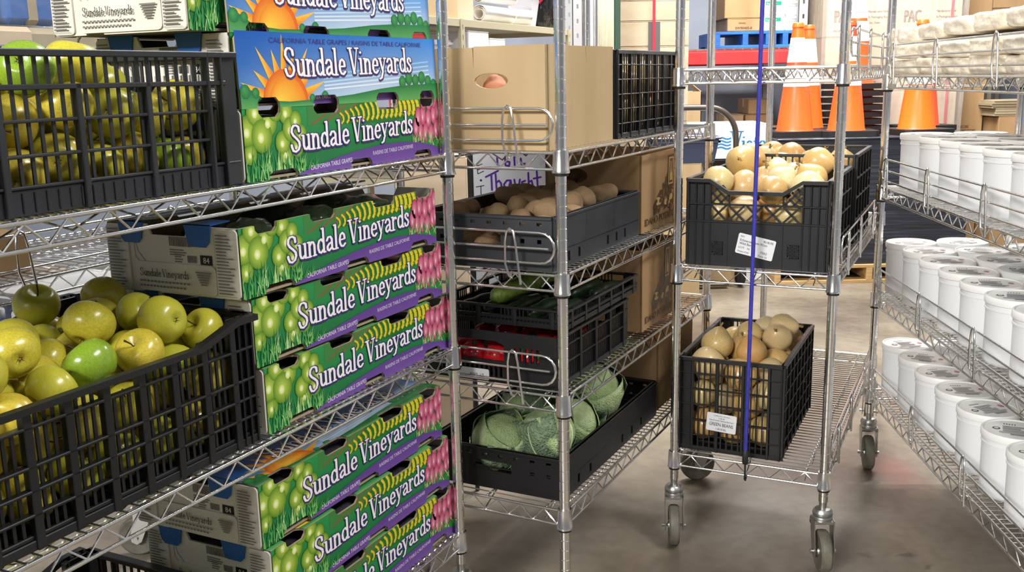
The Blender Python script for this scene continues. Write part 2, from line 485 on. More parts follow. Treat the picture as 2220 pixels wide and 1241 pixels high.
def collar_mesh():
    if 'collar' not in _pm:
        mb = MB(); mb.lathe([(POST_R + .0004, .006), (.0160, .006), (.0165, .003), (.0178, -.034), (.0188, -.036), (.0188, -.041), (POST_R + .0004, -.041)], 16, caps=False)
        a = mb.mesh('corner_collar', M['chrome'], 35)
        mb = MB(); mb.lathe([(POST_R + .0003, -.041), (.0160, -.041), (.0152, -.047), (POST_R + .0003, -.047)], 16, caps=False)
        b = mb.mesh('collar_wedge', M['dark_rubber'], 35)
        _pm['collar'] = (a, b)
    return _pm['collar']

def ledge_mesh(L, ends, clips):
    """guard rail along local +x: three rods, a loop at each end listed in ends ('0','1'), hooked clips at the clip positions"""
    mb = MB(); r = .0030
    zt, zm, zb = .092, .058, .026
    rad = (zt - zb) / 2
    def arc(cx, s):
        return [(cx + s * rad * math.sin(t), 0, (zt + zb) / 2 + rad * math.cos(t)) for t in [PI * i / 8 for i in range(9)]]
    path = []
    if '1' in ends and '0' in ends:
        path = [(rad, 0, zt)] + arc(L - rad, 1) + arc(rad, -1)[::-1]
        mb.tube(path, r, 8, closed=False)
    elif '1' in ends:
        mb.tube([(0, 0, zt)] + arc(L - rad, 1) + [(0, 0, zb)], r, 8)
    else:
        mb.tube([(L, 0, zt)] + arc(rad, -1) + [(L, 0, zb)], r, 8)
    mb.tube([(rad * .45 if '0' in ends else 0, 0, zm), (L - rad * .45 if '1' in ends else L, 0, zm)], r, 8)
    for t in clips:
        pts = [(t - .006, -.006, -.004), (t - .014, -.006, .022), (t - .014, -.006, .070), (t - .010, -.006, .092), (t - .002, -.006, .099),
               (t + .006, -.006, .094), (t + .011, -.006, .070), (t + .018, -.006, .010), (t + .022, -.006, -.022)]
        mb.tube(pts, .0029, 8)
        mb.tube([(t - .006, -.006, -.004), (t - .004, .003, -.010)], .0028, 6)
    return mb.mesh('ledge_guard', M['chrome'], 50)

def caster_protos():
    if 'caster' in _pm: return _pm['caster']
    RW = 0.057
    mb = MB()
    mb.lathe([(.010, .190), (.0095, .172), (.020, .170), (.0255, .163), (.0265, .156), (.0245, .150), (.026, .146), (.026, .140), (.012, .136), (0.0, .136)], 20)
    for s in (-1, 1):     # fork cheeks leaning back to the axle
        poly = [(-.024, .142), (.022, .142), (.020, .11), (-.006, .048), (-.020, .040), (-.034, .048), (-.036, .066), (-.024, .11)]
        mb.prism(poly, (0, s * .0235 - .0012, 0), (1, 0, 0), (0, 0, 1), -.0026 if s > 0 else .0026)
    mb.box(-.026, .022, -.0235, .0235, .134, .141)
    mb.prism([(.018, .146), (.050, .118), (.050, .112), (.018, .132)], (0, -.02, 0), (1, 0, 0), (0, 0, 1), -.04)
    fork = mb.mesh('caster_fork', M['zinc'], 35)
    mb = MB(); mb.lathe([(RW - .020, -.012), (RW - .006, -.0145), (RW - .001, -.010), (RW, 0), (RW - .001, .010), (RW - .006, .0145), (RW - .020, .012)], 32, axis='y')
    wheel = mb.mesh('wheel', M['tyre'], 40)
    mb = MB(); mb.lathe([(.007, -.017), (.012, -.016), (.014, -.009), (RW - .020, -.008), (RW - .019, -.012), (RW - .019, .012), (RW - .020, .008), (.014, .009), (.012, .016), (.007, .017)], 24, axis='y')
    hub = mb.mesh('wheel_hub', M['zinc'], 35)
    mb = MB(); mb.lathe([(.0, -.033), (.0055, -.033), (.0055, -.028), (.004, -.028), (.004, .028), (.0055, .028), (.0055, .033), (0, .033)], 10, axis='y')
    axle = mb.mesh('axle_bolt', M['zinc'], 30)
    mb = MB(); mb.prism([(.020, .132), (.060, .120), (.066, .104), (.058, .100), (.046, .108), (.020, .116)], (0, -.017, 0), (1, 0, 0), (0, 0, 1), -.034)
    pedal = mb.mesh('brake_pedal', M['dark_rubber'], 30)
    _pm['caster'] = (fork, wheel, hub, axle, pedal, RW); return _pm['caster']

def wire_rack(label, fr, x0, x1, y0, y1, shelves, ztop, ledges, castor_ang):
    root = thing('wire_rack', label, 'rack', (fr.o.x, fr.o.y, 0), -fr.ang)
    pm = post_mesh(0.186, ztop); fm, dm = shelf_meshes(x0, x1, y0, y1); cm, cw = collar_mesh()
    for x in (x0, x1):
        for y in (y0, y1): ob('post', pm, root, (x, y, 0))
    for z in shelves:
        s = ob('shelf', fm, root, (0, 0, z))
        d = ob('deck_wires', dm, s); d['kind'] = 'stuff'
        for x in (x0, x1):
            for y in (y0, y1):
                ob('corner_collar', cm, s, (x, y, 0)); ob('collar_wedge', cw, s, (x, y, 0))
    for (me, loc, rz) in ledges: ob('ledge_guard', me, root, loc, (0, 0, rz))
    fork, wheel, hub, axle, pedal, RW = caster_protos()
    i = 0
    for x in (x0, x1):
        for y in (y0, y1):
            c = ob('caster', fork, root, (x, y, 0), (0, 0, castor_ang[i])); i += 1
            w = ob('wheel', wheel, c, (-.020, 0, RW)); ob('wheel_hub', hub, c, (-.020, 0, RW)); ob('axle_bolt', axle, c, (-.020, 0, RW))
            ob('brake_pedal', pedal, c)
    return root

W_ = 0.403
# ledge transform: local +x runs along the shelf edge, -y points away from the shelf
wire_rack('tall chrome wire rack with printed grape boxes and crates of yellow apples', FA, -W_, 0, -1.42, 0, ZA, 1.86, [], (.3, .3, 2.2, 2.4))
lm = ledge_mesh(W_ - .03, '1', [W_ - .03 - .100])
wire_rack('chrome wire rack holding potatoes, a tall kraft carton and crates of cabbages', FB, -W_, 0, 0, 1.093, ZB, 1.86,
          [(lm, (-W_ + .018, -.012, z), 0) for z in ZB[:3]], (2.6, .4, 2.75, .6))
lm = ledge_mesh(1.199 - .05, '01', [.10, .37, .72, 1.05])
wire_rack('narrow chrome wire cart with two shelves of black onion crates', FM, 0, W_, 0, 1.199, ZM, 1.90,
          [(lm, (W_ + .012, .025, z), PI / 2) for z in ZM], (1.9, 1.7, 1.95, 1.6))
lm = ledge_mesh(1.42 - .05, '01', [.06, .42, .80, 1.18])
wire_rack('chrome wire rack full of white buckets with bagged bread on top', FR, 0, W_, -1.42, 0, ZR, 1.86,
          [(lm, (-.012, -.03, z), -PI / 2) for z in ZR], (1.5, 1.45, 1.6, 1.5))

# ------------------------------------------------------------------ flat printed artwork (coloured ink polygons, cut round the hand holes)
def inside_clip(poly, a, b, keep_left):
    """clip polygon [(x,y,col)] by the line a->b"""
    out = []; nx, ny = -(b[1] - a[1]), (b[0] - a[0])
    def d(p):
        v = (p[0] - a[0]) * nx + (p[1] - a[1]) * ny
        return v if keep_left else -v
    for i in range(len(poly)):
        p, q = poly[i], poly[(i + 1) % len(poly)]; dp, dq = d(p), d(q)
        if dp >= 0: out.append(p)
        if (dp > 0 and dq < 0) or (dp < 0 and dq > 0):
            t = dp / (dp - dq)
            out.append((p[0] + (q[0] - p[0]) * t, p[1] + (q[1] - p[1]) * t, tuple(x + (y - x) * t for x, y in zip(p[2], q[2]))))
    return out
def area2(poly): return sum(poly[i][0] * poly[(i + 1) % len(poly)][1] - poly[(i + 1) % len(poly)][0] * poly[i][1] for i in range(len(poly)))

class Art:
    """layers of convex coloured polygons in metres on a w x h sheet"""
    def __init__(s, w, h, holes=()):
        s.w, s.h = w, h; s.p = []; s.k = 0; s.lock = False
        s.holes = [hh if area2([(x, y, 0) for x, y in hh]) > 0 else hh[::-1] for hh in holes]
    def add(s, pts, col, lay):
        if isinstance(col, tuple): poly = [(x, y, col) for x, y in pts]
        else: poly = [(x, y, c) for (x, y), c in zip(pts, col)]
        if area2(poly) < 0: poly = poly[::-1]
        if not s.lock: s.k += 1
        lay = lay + (s.k % 13) * .072      # neighbours never lie in one plane
        for a, b in (((0, 0), (s.w, 0)), ((s.w, 0), (s.w, s.h)), ((s.w, s.h), (0, s.h)), ((0, s.h), (0, 0))):
            poly = inside_clip(poly, a, b, True)
            if len(poly) < 3: return
        todo = [poly]
        for hole in s.holes:
            nxt = []
            hx0, hx1 = min(p[0] for p in hole), max(p[0] for p in hole); hy0, hy1 = min(p[1] for p in hole), max(p[1] for p in hole)
            for q in todo:
                if max(p[0] for p in q) <= hx0 or min(p[0] for p in q) >= hx1 or max(p[1] for p in q) <= hy0 or min(p[1] for p in q) >= hy1:
                    nxt.append(q); continue
                rest = q
                for i in range(len(hole)):
                    a, b = hole[i], hole[(i + 1) % len(hole)]
                    out = inside_clip(rest, a, b, False)
                    if len(out) >= 3: nxt.append(out)
                    rest = inside_clip(rest, a, b, True)
                    if len(rest) < 3: break
            todo = nxt
        for q in todo:
            if abs(area2(q)) > 1e-9: s.p.append((q, lay))
    def disc(s, cx, cy, rx, ry, cin, cout, lay, n=14, hx=0.0, hy=0.0, rot=0.0):
        pts = []
        for i in range(n):
            t = 2 * PI * i / n; x, y = rx * math.cos(t), ry * math.sin(t)
            pts.append((cx + x * math.cos(rot) - y * math.sin(rot), cy + x * math.sin(rot) + y * math.cos(rot)))
        if cin == cout: s.add(pts, cin, lay); return
        c = (cx + hx * rx, cy + hy * ry)
        s.k += 1; s.lock = True
        for i in range(n): s.add([c, pts[i], pts[(i + 1) % n]], [cin, cout, cout], lay)
        s.lock = False
    def line(s, pts, w, col, lay):
        for a, b in zip(pts, pts[1:]):
            dx, dy = b[0] - a[0], b[1] - a[1]; l = math.hypot(dx, dy) or 1; nx, ny = -dy / l * w / 2, dx / l * w / 2
            s.add([(a[0] + nx, a[1] + ny), (b[0] + nx, b[1] + ny), (b[0] - nx, b[1] - ny), (a[0] - nx, a[1] - ny)], col, lay)
    def build(s, O, U, V, name, step=0.00016):
        mb = MB(); mb.col = []
        O, U, V = Vector(O), Vector(U).normalized(), Vector(V).normalized(); n = U.cross(V)
        for q, lay in s.p:
            b = len(mb.v)
            for x, y, c in q:
                mb.v.append(tuple(O + U * x + V * y + n * (0.0004 + lay * step))); mb.col.append(c)
            mb.f.append(list(range(b, b + len(q)))); mb.mi.append(0)
        return mb.mesh(name, M['ink'])

def hull(pts):
    pts = sorted(set(pts)); 
    def half(ps):
        h = []
        for p in ps:
            while len(h) > 1 and (h[-1][0] - h[-2][0]) * (p[1] - h[-2][1]) - (h[-1][1] - h[-2][1]) * (p[0] - h[-2][0]) <= 0: h.pop()
            h.append(p)
        return h
    a, b = half(pts), half(pts[::-1]); return a[:-1] + b[:-1]

# bold seriffed letters drawn with a broad pen: thick upright strokes, thin joins
GL = {
 'S': (.60, [[(.50, .72), (.48, .88), (.36, .95), (.22, .95), (.12, .86), (.10, .72), (.18, .60), (.36, .46), (.48, .34), (.50, .20), (.42, .06), (.28, .00), (.14, .04), (.07, .18), (.06, .26)]], []),
 'V': (.62, [[(.10, .95), (.30, .03)], [(.28, .03), (.34, .03)]], [[(.32, .03), (.54, .95)], [(-.02, .95), (.22, .95)], [(.42, .95), (.64, .95)]]),
 'u': (.54, [[(.13, .54), (.13, .18), (.18, .06), (.28, .03), (.38, .12)], [(.42, .56), (.42, .02)]], [[(.03, .56), (.13, .56)], [(.33, .56), (.42, .56)], [(.42, .01), (.53, .01)]]),
 'n': (.55, [[(.13, .56), (.13, .0)], [(.16, .42), (.26, .54), (.36, .52), (.42, .40), (.42, .0)]], [[(.03, .56), (.13, .56)], [(.03, .0), (.23, .0)], [(.33, .0), (.52, .0)]]),
 'd': (.54, [[(.38, .44), (.28, .54), (.16, .50), (.09, .36), (.09, .20), (.15, .06), (.26, .02), (.38, .12)], [(.42, .94), (.42, .02)]], [[(.32, .94), (.42, .94)], [(.42, .01), (.53, .01)]]),
 'a': (.50, [[(.08, .42), (.16, .54), (.30, .54), (.38, .44), (.38, .06), (.46, .01)], [(.36, .31), (.20, .27), (.10, .18), (.11, .06), (.20, .01), (.36, .11)]], []),
 'l': (.28, [[(.14, .94), (.14, .0)]], [[(.03, .94), (.14, .94)], [(.03, .0), (.25, .0)]]),
 'e': (.48, [[(.40, .30), (.38, .46), (.27, .55), (.15, .49), (.09, .32), (.10, .16), (.18, .04), (.30, .01), (.42, .10)]], [[(.10, .29), (.42, .29)]]),
 'i': (.28, [[(.14, .56), (.14, .0)], [(.14, .78), (.145, .80)]], [[(.03, .56), (.14, .56)], [(.03, .0), (.25, .0)]]),
 'y': (.52, [[(.10, .55), (.27, .04)], [(.24, .0), (.16, -.18), (.05, -.22)]], [[(.44, .55), (.24, .0)], [(.01, .56), (.20, .56)], [(.36, .56), (.52, .56)]]),
 'r': (.42, [[(.13, .56), (.13, .0)], [(.16, .40), (.24, .52), (.34, .52), (.36, .46)]], [[(.03, .56), (.13, .56)], [(.03, .0), (.25, .0)]]),
 's': (.42, [[(.32, .42), (.30, .52), (.20, .56), (.11, .51), (.10, .41), (.18, .32), (.29, .24), (.33, .14), (.27, .03), (.17, .0), (.08, .05), (.06, .15)]], []),
 ' ': (.20, [], []),
 't': (.36, [[(.15, .76), (.15, .12), (.22, .02), (.33, .06)]], [[(.03, .54), (.32, .54)]]),
}
def serif_text(art, text, x, y, em, slope, col, lay, grow=0.0, wide=1.0, bold=1.0):
    """lay the letters out from (x, y), rising by slope; grow thickens the pen for the outline"""
    NB = 10
    def nib(p, a, b): return [(p[0] + a * math.cos(2 * PI * k / NB), p[1] + b * math.sin(2 * PI * k / NB)) for k in range(NB)]
    cx = 0.0
    for ch in text:
        adv, thick, thin = GL[ch]
        for strokes, a, b in ((thick, .066 * bold, .036 * bold), (thin, .034 * bold, .030 * bold)):
            for st in strokes:
                pts = []
                for (u, v) in st:
                    ux = (cx + u) * wide; pts.append((x + ux * em, y + v * em + slope * ux * em))
                for p, q in zip(pts, pts[1:]):
                    art.add(hull(nib(p, a * em + grow, b * em + grow) + nib(q, a * em + grow, b * em + grow)), col, lay)
        cx += adv
    return cx * wide * em

_tc = {}
def text_tris(s):
    """a line of text in the built-in font as triangles, em height 1, with its width"""
    if s in _tc: return _tc[s]
    cu = bpy.data.curves.new('writing', 'FONT'); cu.body = s; cu.resolution_u = 2; cu.size = 1
    o = bpy.data.objects.new('writing', cu)
    me = o.to_mesh(); me.calc_loop_triangles()
    vs = [(v.co.x, v.co.y) for v in me.vertices]
    tr = [[vs[i] for i in t.vertices] for t in me.loop_triangles]
    o.to_mesh_clear(); bpy.data.objects.remove(o); bpy.data.curves.remove(cu)
    w = max([v[0] for v in vs] or [0]); _tc[s] = (tr, w); return _tc[s]
def plain_text(art, s, x, y, h, col, lay, width=None, slope=0.0, bold=0.0):
    tr, w = text_tris(s); sx = (width / w) if width else h / .72; sy = h / .72
    for t in tr:
        art.add([(x + a * sx, y + b * sy + slope * a * sx) for a, b in t], col, lay)
        if bold: art.add([(x + a * sx + bold, y + b * sy + slope * a * sx) for a, b in t], col, lay)

# ------------------------------------------------------------------ grape boxes
GL_, GW_, GH_ = 0.61, 0.29, 0.117
def slot(u0, u1, z, hgt, up):
    """half-oval hand hole on an edge: up=+1 grows upward from z, -1 downward"""
    a, b = u0 * GL_, u1 * GL_; c = .010
    e = z - up * .004
    return [(a, e), (a + .002, z + up * hgt * .55), (a + c, z + up * hgt), (b - c, z + up * hgt), (b - .002, z + up * hgt * .55), (b, e)]
TOP_U = ((.06, .155), (.30, .425), (.62, .75), (.88, .975))
BOT_U = ((.09, .215), (.465, .58), (.83, .94))
STRIP_HOLES = [slot(a, b, GH_, .015, -1) for a, b in TOP_U] + [slot(a, b, 0, .014, 1) for a, b in BOT_U]
FLAP_H = .122
FLAP_HOLES = [slot(a, b, 0, .017, 1) for a, b in TOP_U]
rng = random.Random(5)

def grass(art, x0, x1, y0, hmax, n, lay, cols):
    for i in range(n):
        x = rng.uniform(x0, x1); h = hmax * rng.uniform(.45, 1) * (1 - .6 * abs((x - x0) / (x1 - x0)) ** 2 if x1 > x0 else 1)
        lean = rng.uniform(-.010, .012); w = rng.uniform(.0010, .0020); yb = y0 + rng.uniform(0, .018)
        c = cols[rng.randrange(len(cols))]
        art.add([(x - w, yb), (x + w, yb), (x + lean * .5 + w * .6, yb + h * .6), (x + lean * .5 - w * .6, yb + h * .6)], c, lay)
        art.add([(x + lean * .5 - w * .6, yb + h * .6), (x + lean * .5 + w * .6, yb + h * .6), (x + lean * 1.3, yb + h)], c, lay)

def strip_art():
    a = Art(GL_, GH_, STRIP_HOLES); L, H = GL_, GH_
    g0, g1 = c8(22, 106, 58), c8(40, 146, 76)
    for i in range(6):
        x0, x1 = L * i / 6, L * (i + 1) / 6
        a.add([(x0, 0), (x1, 0), (x1, H), (x0, H)], [g0, g0, g1, g1], 0)
    # ploughed red-brown rows and yellow vine rows climbing the hill
    a.add([(.27 * L, .70 * H), (.50 * L, .80 * H), (.52 * L, H), (.27 * L, H)], c8(62, 128, 62), 1)
    for i in range(7):
        u = .29 + .032 * i
        a.line([(u * L, (.72 + .016 * i) * H), ((u + .08) * L, (.90 + .014 * i) * H), ((u + .12) * L, 1.03 * H)], .0026, (c8(148, 78, 60), c8(60, 128, 60))[i % 2], 2)
    a.add([(.42 * L, .70 * H), (.66 * L, .66 * H), (.87 * L, .74 * H), (.87 * L, H), (.52 * L, H)], c8(34, 112, 48), 2)
    for i in range(17):
        u = .43 + .0265 * i; w = .0046 + .00036 * i; top = min(1.04, .86 + .026 * i)
        pts = [(u * L, (.70 + .004 * i) * H), ((u + .012) * L, (.70 + .30 * (top - .7)) * H), ((u + .010) * L, (.7 + .65 * (top - .7)) * H), ((u - .006) * L, top * H)]
        a.line([(x + .0020, y) for x, y in pts], w, c8(188, 128, 42), 3)
        a.line(pts, w, c8(222, 206, 40), 4)
        a.line([(x - w * .55, y) for x, y in pts], .0013, c8(90, 150, 40), 5)
    # green grapes
    dk, lt = c8(62, 108, 22), c8(196, 218, 92)
    for (u, v, r) in ((.215, .80, .016), (.235, .60, .016), (.175, .92, .019), (.13, .98, .020), (.19, .68, .020), (.05, .95, .022), (.10, .80, .022), (.155, .50, .019), (.215, .42, .017),
                      (.015, .70, .024), (.07, .62, .026), (.165, .33, .017), (.02, .38, .016)):
        a.disc(u * L, v * H, r * 1.05, r * 1.12, dk, dk, 5)
        a.disc(u * L, v * H, r * .98, r * 1.05, lt, c8(92, 138, 28), 6, 16, -.05, -.05)
        a.disc(u * L - r * .1, v * H - r * .12, r * .30, r * .34, c8(250, 252, 226), c8(206, 222, 96), 7, 10)
    # red grapes
    for (u, v) in ((.865, .70), (.90, .98), (.935, .95), (.97, 1.0), (.895, .72), (.93, .66), (.965, .72), (.995, .78), (.875, .44), (.91, .42), (.945, .38), (.98, .46), (1.0, .5), (.85, .52)):
        a.disc(u * L, v * H, .0125, .021, c8(122, 40, 72), c8(122, 40, 72), 5)
        a.disc(u * L, v * H, .0115, .020, c8(232, 150, 172), c8(178, 62, 100), 6, 14, -.2, -.1)
        a.disc(u * L - .002, v * H - .004, .003, .007, c8(250, 222, 226), c8(226, 140, 164), 7, 8)
    grass(a, -.005, .30 * L, -.004, .052, 120, 8, [c8(120, 190, 96), c8(70, 160, 76), c8(30, 124, 62), c8(176, 214, 140)])
    grass(a, .82 * L, L, .018, .030, 60, 8, [c8(96, 172, 76), c8(40, 136, 60), c8(26, 110, 52), c8(196, 196, 150)])
    a.add([(.80 * L, 0), (L, 0), (L, .28 * H), (.80 * L, .22 * H)], [c8(26, 112, 56), c8(26, 112, 56), c8(50, 140, 60), c8(36, 132, 62)], 7)
    # violet band
    cur = [(.19, 0), (.30, .013), (.40, .022), (.50, .029), (.62, .0345), (.75, .0355), (.87, .030), (.96, .020), (1.0, .012)]
    pv, pd = c8(112, 76, 156), c8(96, 62, 142)
    for (u0, z0), (u1, z1) in zip(cur, cur[1:]):
        a.add([(u0 * L, z0 - .0), (u1 * L, z1), (u1 * L, max(0, z1 - .040)), (u0 * L, max(0, z0 - .040))], [pd, pd, pv, pv], 9)
    plain_text(a, 'CALIFORNIA TABLE GRAPES', .268 * L, .0060, .0082, c8(236, 228, 240), 10, width=.125, slope=.035)
    plain_text(a, 'RAISINS DE TABLE CALIFORNIE', .585 * L, .0170, .0076, c8(226, 216, 236), 10, width=.145, slope=.025)
    serif_text(a, 'Sundale Vineyards', .185 * L + .0012, .0395, .0465, .030, c8(58, 40, 112), 11, grow=.0024, wide=1.05)
    serif_text(a, 'Sundale Vineyards', .185 * L, .0405, .0465, .030, c8(244, 240, 238), 12, wide=1.05)
    return a

def flap_art():
    a = Art(GL_, FLAP_H, FLAP_HOLES); L, H = GL_, FLAP_H
    n = 8
    t0, t1, b0, b1 = c8(14, 84, 172), c8(40, 132, 214), c8(92, 150, 206), c8(216, 232, 240)
    def mix(p, q, t): return tuple(x + (y - x) * t for x, y in zip(p, q))
    for i in range(n):
        u0, u1 = i / n, (i + 1) / n
        m0, m1 = mix(t0, t1, u0), mix(t0, t1, u1); l0, l1 = mix(b0, b1, min(1, u0 * 1.7)), mix(b0, b1, min(1, u1 * 1.7))
        k0, k1 = mix(m0, l0, .25), mix(m1, l1, .25)
        a.add([(u0 * L, .55 * H), (u1 * L, .55 * H), (u1 * L, H), (u0 * L, H)], [k0, k1, m1, m0], 0)
        a.add([(u0 * L, 0), (u1 * L, 0), (u1 * L, .55 * H), (u0 * L, .55 * H)], [l0, l1, k1, k0], 0)
    for i in range(5):
        a.line([(.36 * L, (.42 - .05 * i) * H), (.95 * L, (.62 - .07 * i) * H)], .0030, mix(c8(150, 200, 236), c8(236, 242, 246), i / 5), 1)
    sx, sy, r = .185 * L, .02 * H, .060
    for k in range(11):
        t = R(2 + 17.6 * k); ln = r * (1.95 if k % 2 else 1.6); w = R(8.2)
        tip = (sx + ln * math.cos(t), sy + ln * math.sin(t))
        a.add([(sx + r * .96 * math.cos(t - w), sy + r * .96 * math.sin(t - w)), tip, (sx + r * .96 * math.cos(t + w), sy + r * .96 * math.sin(t + w))], [c8(236, 110, 30), c8(250, 204, 70), c8(250, 190, 50)], 2)
    a.disc(sx, sy, r, r, c8(250, 206, 60), c8(226, 96, 26), 3, 30, -.45, .15)
    a.disc(sx + .004, sy, r * .80, r * .80, c8(252, 214, 70), c8(240, 136, 34), 4, 28, -.55, .1)
    hg0, hg1 = c8(30, 120, 66), c8(92, 166, 92)
    hills = [(0, .26), (.05, .22), (.10, .10), (.2, .07), (.35, .09), (.5, .13), (.65, .20), (.78, .24), (.9, .24), (1, .20)]
    for (u0, z0), (u1, z1) in zip(hills, hills[1:]):
        a.add([(u0 * L, 0), (u1 * L, 0), (u1 * L, z1 * H), (u0 * L, z0 * H)], [hg1, hg1, hg0, hg0], 5)
    for (u, v, rr) in ((.02, .22, .012), (.06, .20, .009), (.30, .10, .008), (.36, .12, .010), (.78, .30, .012), (.82, .35, .013), (.86, .32, .012), (.90, .36, .013), (.94, .30, .012), (.975, .24, .012)):
        a.disc(u * L, v * H, rr, rr, c8(70, 156, 84), c8(28, 116, 62), 6, 12, -.2, .3)
    a.add([(.70 * L, 0), (L, 0), (L, .26 * H), (.80 * L, .24 * H)], [hg1, hg1, hg0, hg0], 7)
    plain_text(a, 'CALIFORNIA TABLE GRAPES / RAISINS DE TABLE CALIFORNIE', .13 * L, .86 * H, .0086, c8(66, 62, 140), 8, width=.775 * L)
    serif_text(a, 'Sundale Vineyards', .185 * L + .0014, .395 * H, .0490, .016, c8(66, 48, 110), 9, grow=.0023, wide=1.02)
    serif_text(a, 'Sundale Vineyards', .185 * L, .405 * H, .0490, .016, c8(246, 243, 240), 10, wide=1.02)
    return a

def end_art():
    """the plain end: maker's line, bar codes, a black lot square and lists of small print"""
    a = Art(GW_, GH_); k = c8(58, 54, 50); g = c8(128, 124, 118)
    def bars(x, y, w, h, n):
        r2 = random.Random(n)
        for i in range(n): a.add([(x + w * i / n, y), (x + w * (i + r2.uniform(.3, .7)) / n, y), (x + w * (i + .5) / n, y + h), (x + w * i / n, y + h)], k, 1)
    def lines(x, y, w, n, gap, h=.0022, c=g):
        r2 = random.Random(n)
        for i in range(n):
            ww = w * r2.uniform(.6, 1)
            a.add([(x, y - gap * i), (x + ww, y - gap * i), (x + ww, y - gap * i - h), (x, y - gap * i - h)], c, 1)
    bars(.140, .082, .050, .016, 26); lines(.140, .077, .045, 3, .004)
    bars(.178, .056, .022, .012, 14); lines(.150, .070, .024, 4, .0042)
    a.add([(.206, .054), (.232, .054), (.232, .070), (.206, .070)], c8(22, 22, 22), 1)
    plain_text(a, '84', .212, .057, .010, c8(226, 224, 216), 2)
    a.line([(.060, .095), (.060, .060), (.078, .044), (.084, .052), (.068, .068), (.060, .095)], .001, g, 1)
    return a
def lower_art():
    a = Art(.178, .050); k = c8(52, 48, 46); g = c8(126, 122, 116)
    serif_text(a, 'Sundale Vineyards', .012, .026, .0140, 0, k, 1, wide=.98, bold=.85)
    for i, w in enumerate((.115, .105)):
        y = .019 - i * .008
        for j in range(14): a.add([(.010 + w * j / 14, y), (.010 + w * (j + .72) / 14, y), (.010 + w * (j + .72) / 14, y - .0030), (.010 + w * j / 14, y - .0030)], g, 1)
    for i in range(6):
        w = .034 - i * .004; a.add([(.137 + i * .002, .040 - i * .004), (.137 + i * .002 + w, .040 - i * .004), (.137 + i * .002 + w, .0375 - i * .004), (.137 + i * .002, .0375 - i * .004)], g, 1)
    return a
def list_art():
    a = Art(.048, .112); g = c8(112, 108, 104); r2 = random.Random(3)
    for i in range(19):
        y = .105 - i * .0053; w = .038 * r2.uniform(.55, 1)
        a.add([(.006, y), (.006 + w, y), (.006 + w, y - .0022), (.006, y - .0022)], g, 1)
    a.line([(.004, .108), (.004, .004), (.044, .004)], .0006, g, 1)
    return a

ME = {}
mb = MB(); T = .004
def strip_outline():
    pts = [(0, 0)]
    for a, b in BOT_U:
        s_ = slot(a, b, 0, .014, 1); pts += [(s_[0][0], 0)] + s_[1:5] + [(s_[5][0], 0)]
    pts += [(GL_, 0), (GL_, GH_)]
    for a, b in TOP_U[::-1]:
        s_ = slot(a, b, GH_, .015, -1)[::-1]; pts += [(s_[0][0], GH_)] + s_[1:5] + [(s_[5][0], GH_)]
    return pts + [(0, GH_)]
mb.plate(strip_outline(), [], (0, 0, 0), (0, 1, 0), (0, 0, 1), -T); ME['g_front'] = mb.mesh('front_panel', M['kraft_grey'])
mb = MB(); mb.plate(strip_outline(), [], (0, 0, 0), (0, 1, 0), (0, 0, 1), -T); ME['g_back'] = mb.mesh('back_panel', M['kraft_grey'])
ME['g_strip'] = strip_art().build((0, 0, 0), (0, 1, 0), (0, 0, 1), 'print')
def flap_outline():
    pts = []
    for a, b in TOP_U:
        s_ = slot(a, b, 0, .017, 1); pts += [(s_[0][0], 0)] + s_[1:5] + [(s_[5][0], 0)]
    return [(0.0, 0)] + pts + [(GL_, 0), (GL_, FLAP_H - .012), (GL_ - .012, FLAP_H), (.012, FLAP_H), (0, FLAP_H - .012)]
mb = MB(); mb.plate(flap_outline(), [], (0, 0, 0), (0, 1, 0), (0, 0, 1), -.0035); ME['g_flap'] = mb.mesh('lid_flap', M['kraft_grey'])
fa = flap_art(); ME['g_flapart'] = fa.build((0, 0, 0), (0, 1, 0), (0, 0, 1), 'print')
mb = MB(); mb.plate([(0, 0), (.07, 0), (.076, .010), (.105, .010), (.111, 0), (GW_, 0), (GW_, GH_), (.185, GH_), (.175, GH_ - .018), (.10, GH_ - .018), (.09, GH_), (0, GH_)], [], (-GW_, 0, 0), (1, 0, 0), (0, 0, 1), -T)
ME['g_end'] = mb.mesh('end_panel', M['white_card'])
ME['g_endart'] = end_art().build((-GW_, 0, 0), (1, 0, 0), (0, 0, 1), 'print')
def rr(w, h, r):
    o = []
    for cx, cy, a0 in ((w - r, h - r, 0), (r, h - r, 90), (r, r, 180), (w - r, r, 270)):
        for k in range(4): o.append((cx + r * math.cos(R(a0 + 30 * k)), cy + r * math.sin(R(a0 + 30 * k))))
    return o
mb = MB(); mb.prism(rr(.178, .050, .010), (0, 0, 0), (1, 0, 0), (0, 0, 1), -.003); ME['g_low'] = mb.mesh('end_flap', M['white_card'])
ME['g_lowart'] = lower_art().build((0, 0, 0), (1, 0, 0), (0, 0, 1), 'print')
mb = MB(); mb.prism(rr(.048, .113, .007), (0, 0, 0), (1, 0, 0), (0, 0, 1), -.003); ME['g_tab'] = mb.mesh('corner_flap', M['white_card'])
ME['g_tabart'] = list_art().build((0, 0, 0), (1, 0, 0), (0, 0, 1), 'print')
mb = MB()
mb.prism([(0, .004), (.006, -.026), (.014, -.034), (.044, -.034), (.052, -.026), (.058, .004)], (0, 0, 0), (1, 0, 0), (0, 0, 1), -.0022)
mb.prism([(0, 0), (.058, 0), (.05, .055), (.008, .055)], (0, 0, .0018), (1, 0, 0), (0, 1, 0), .002)
ME['g_blue'] = mb.mesh('locking_tab', M['blue_card'])
mb = MB(); mb.box(-GW_ + T, -T, T, GL_ - T, .001, .005); ME['g_base'] = mb.mesh('base', M['kraft_grey'])

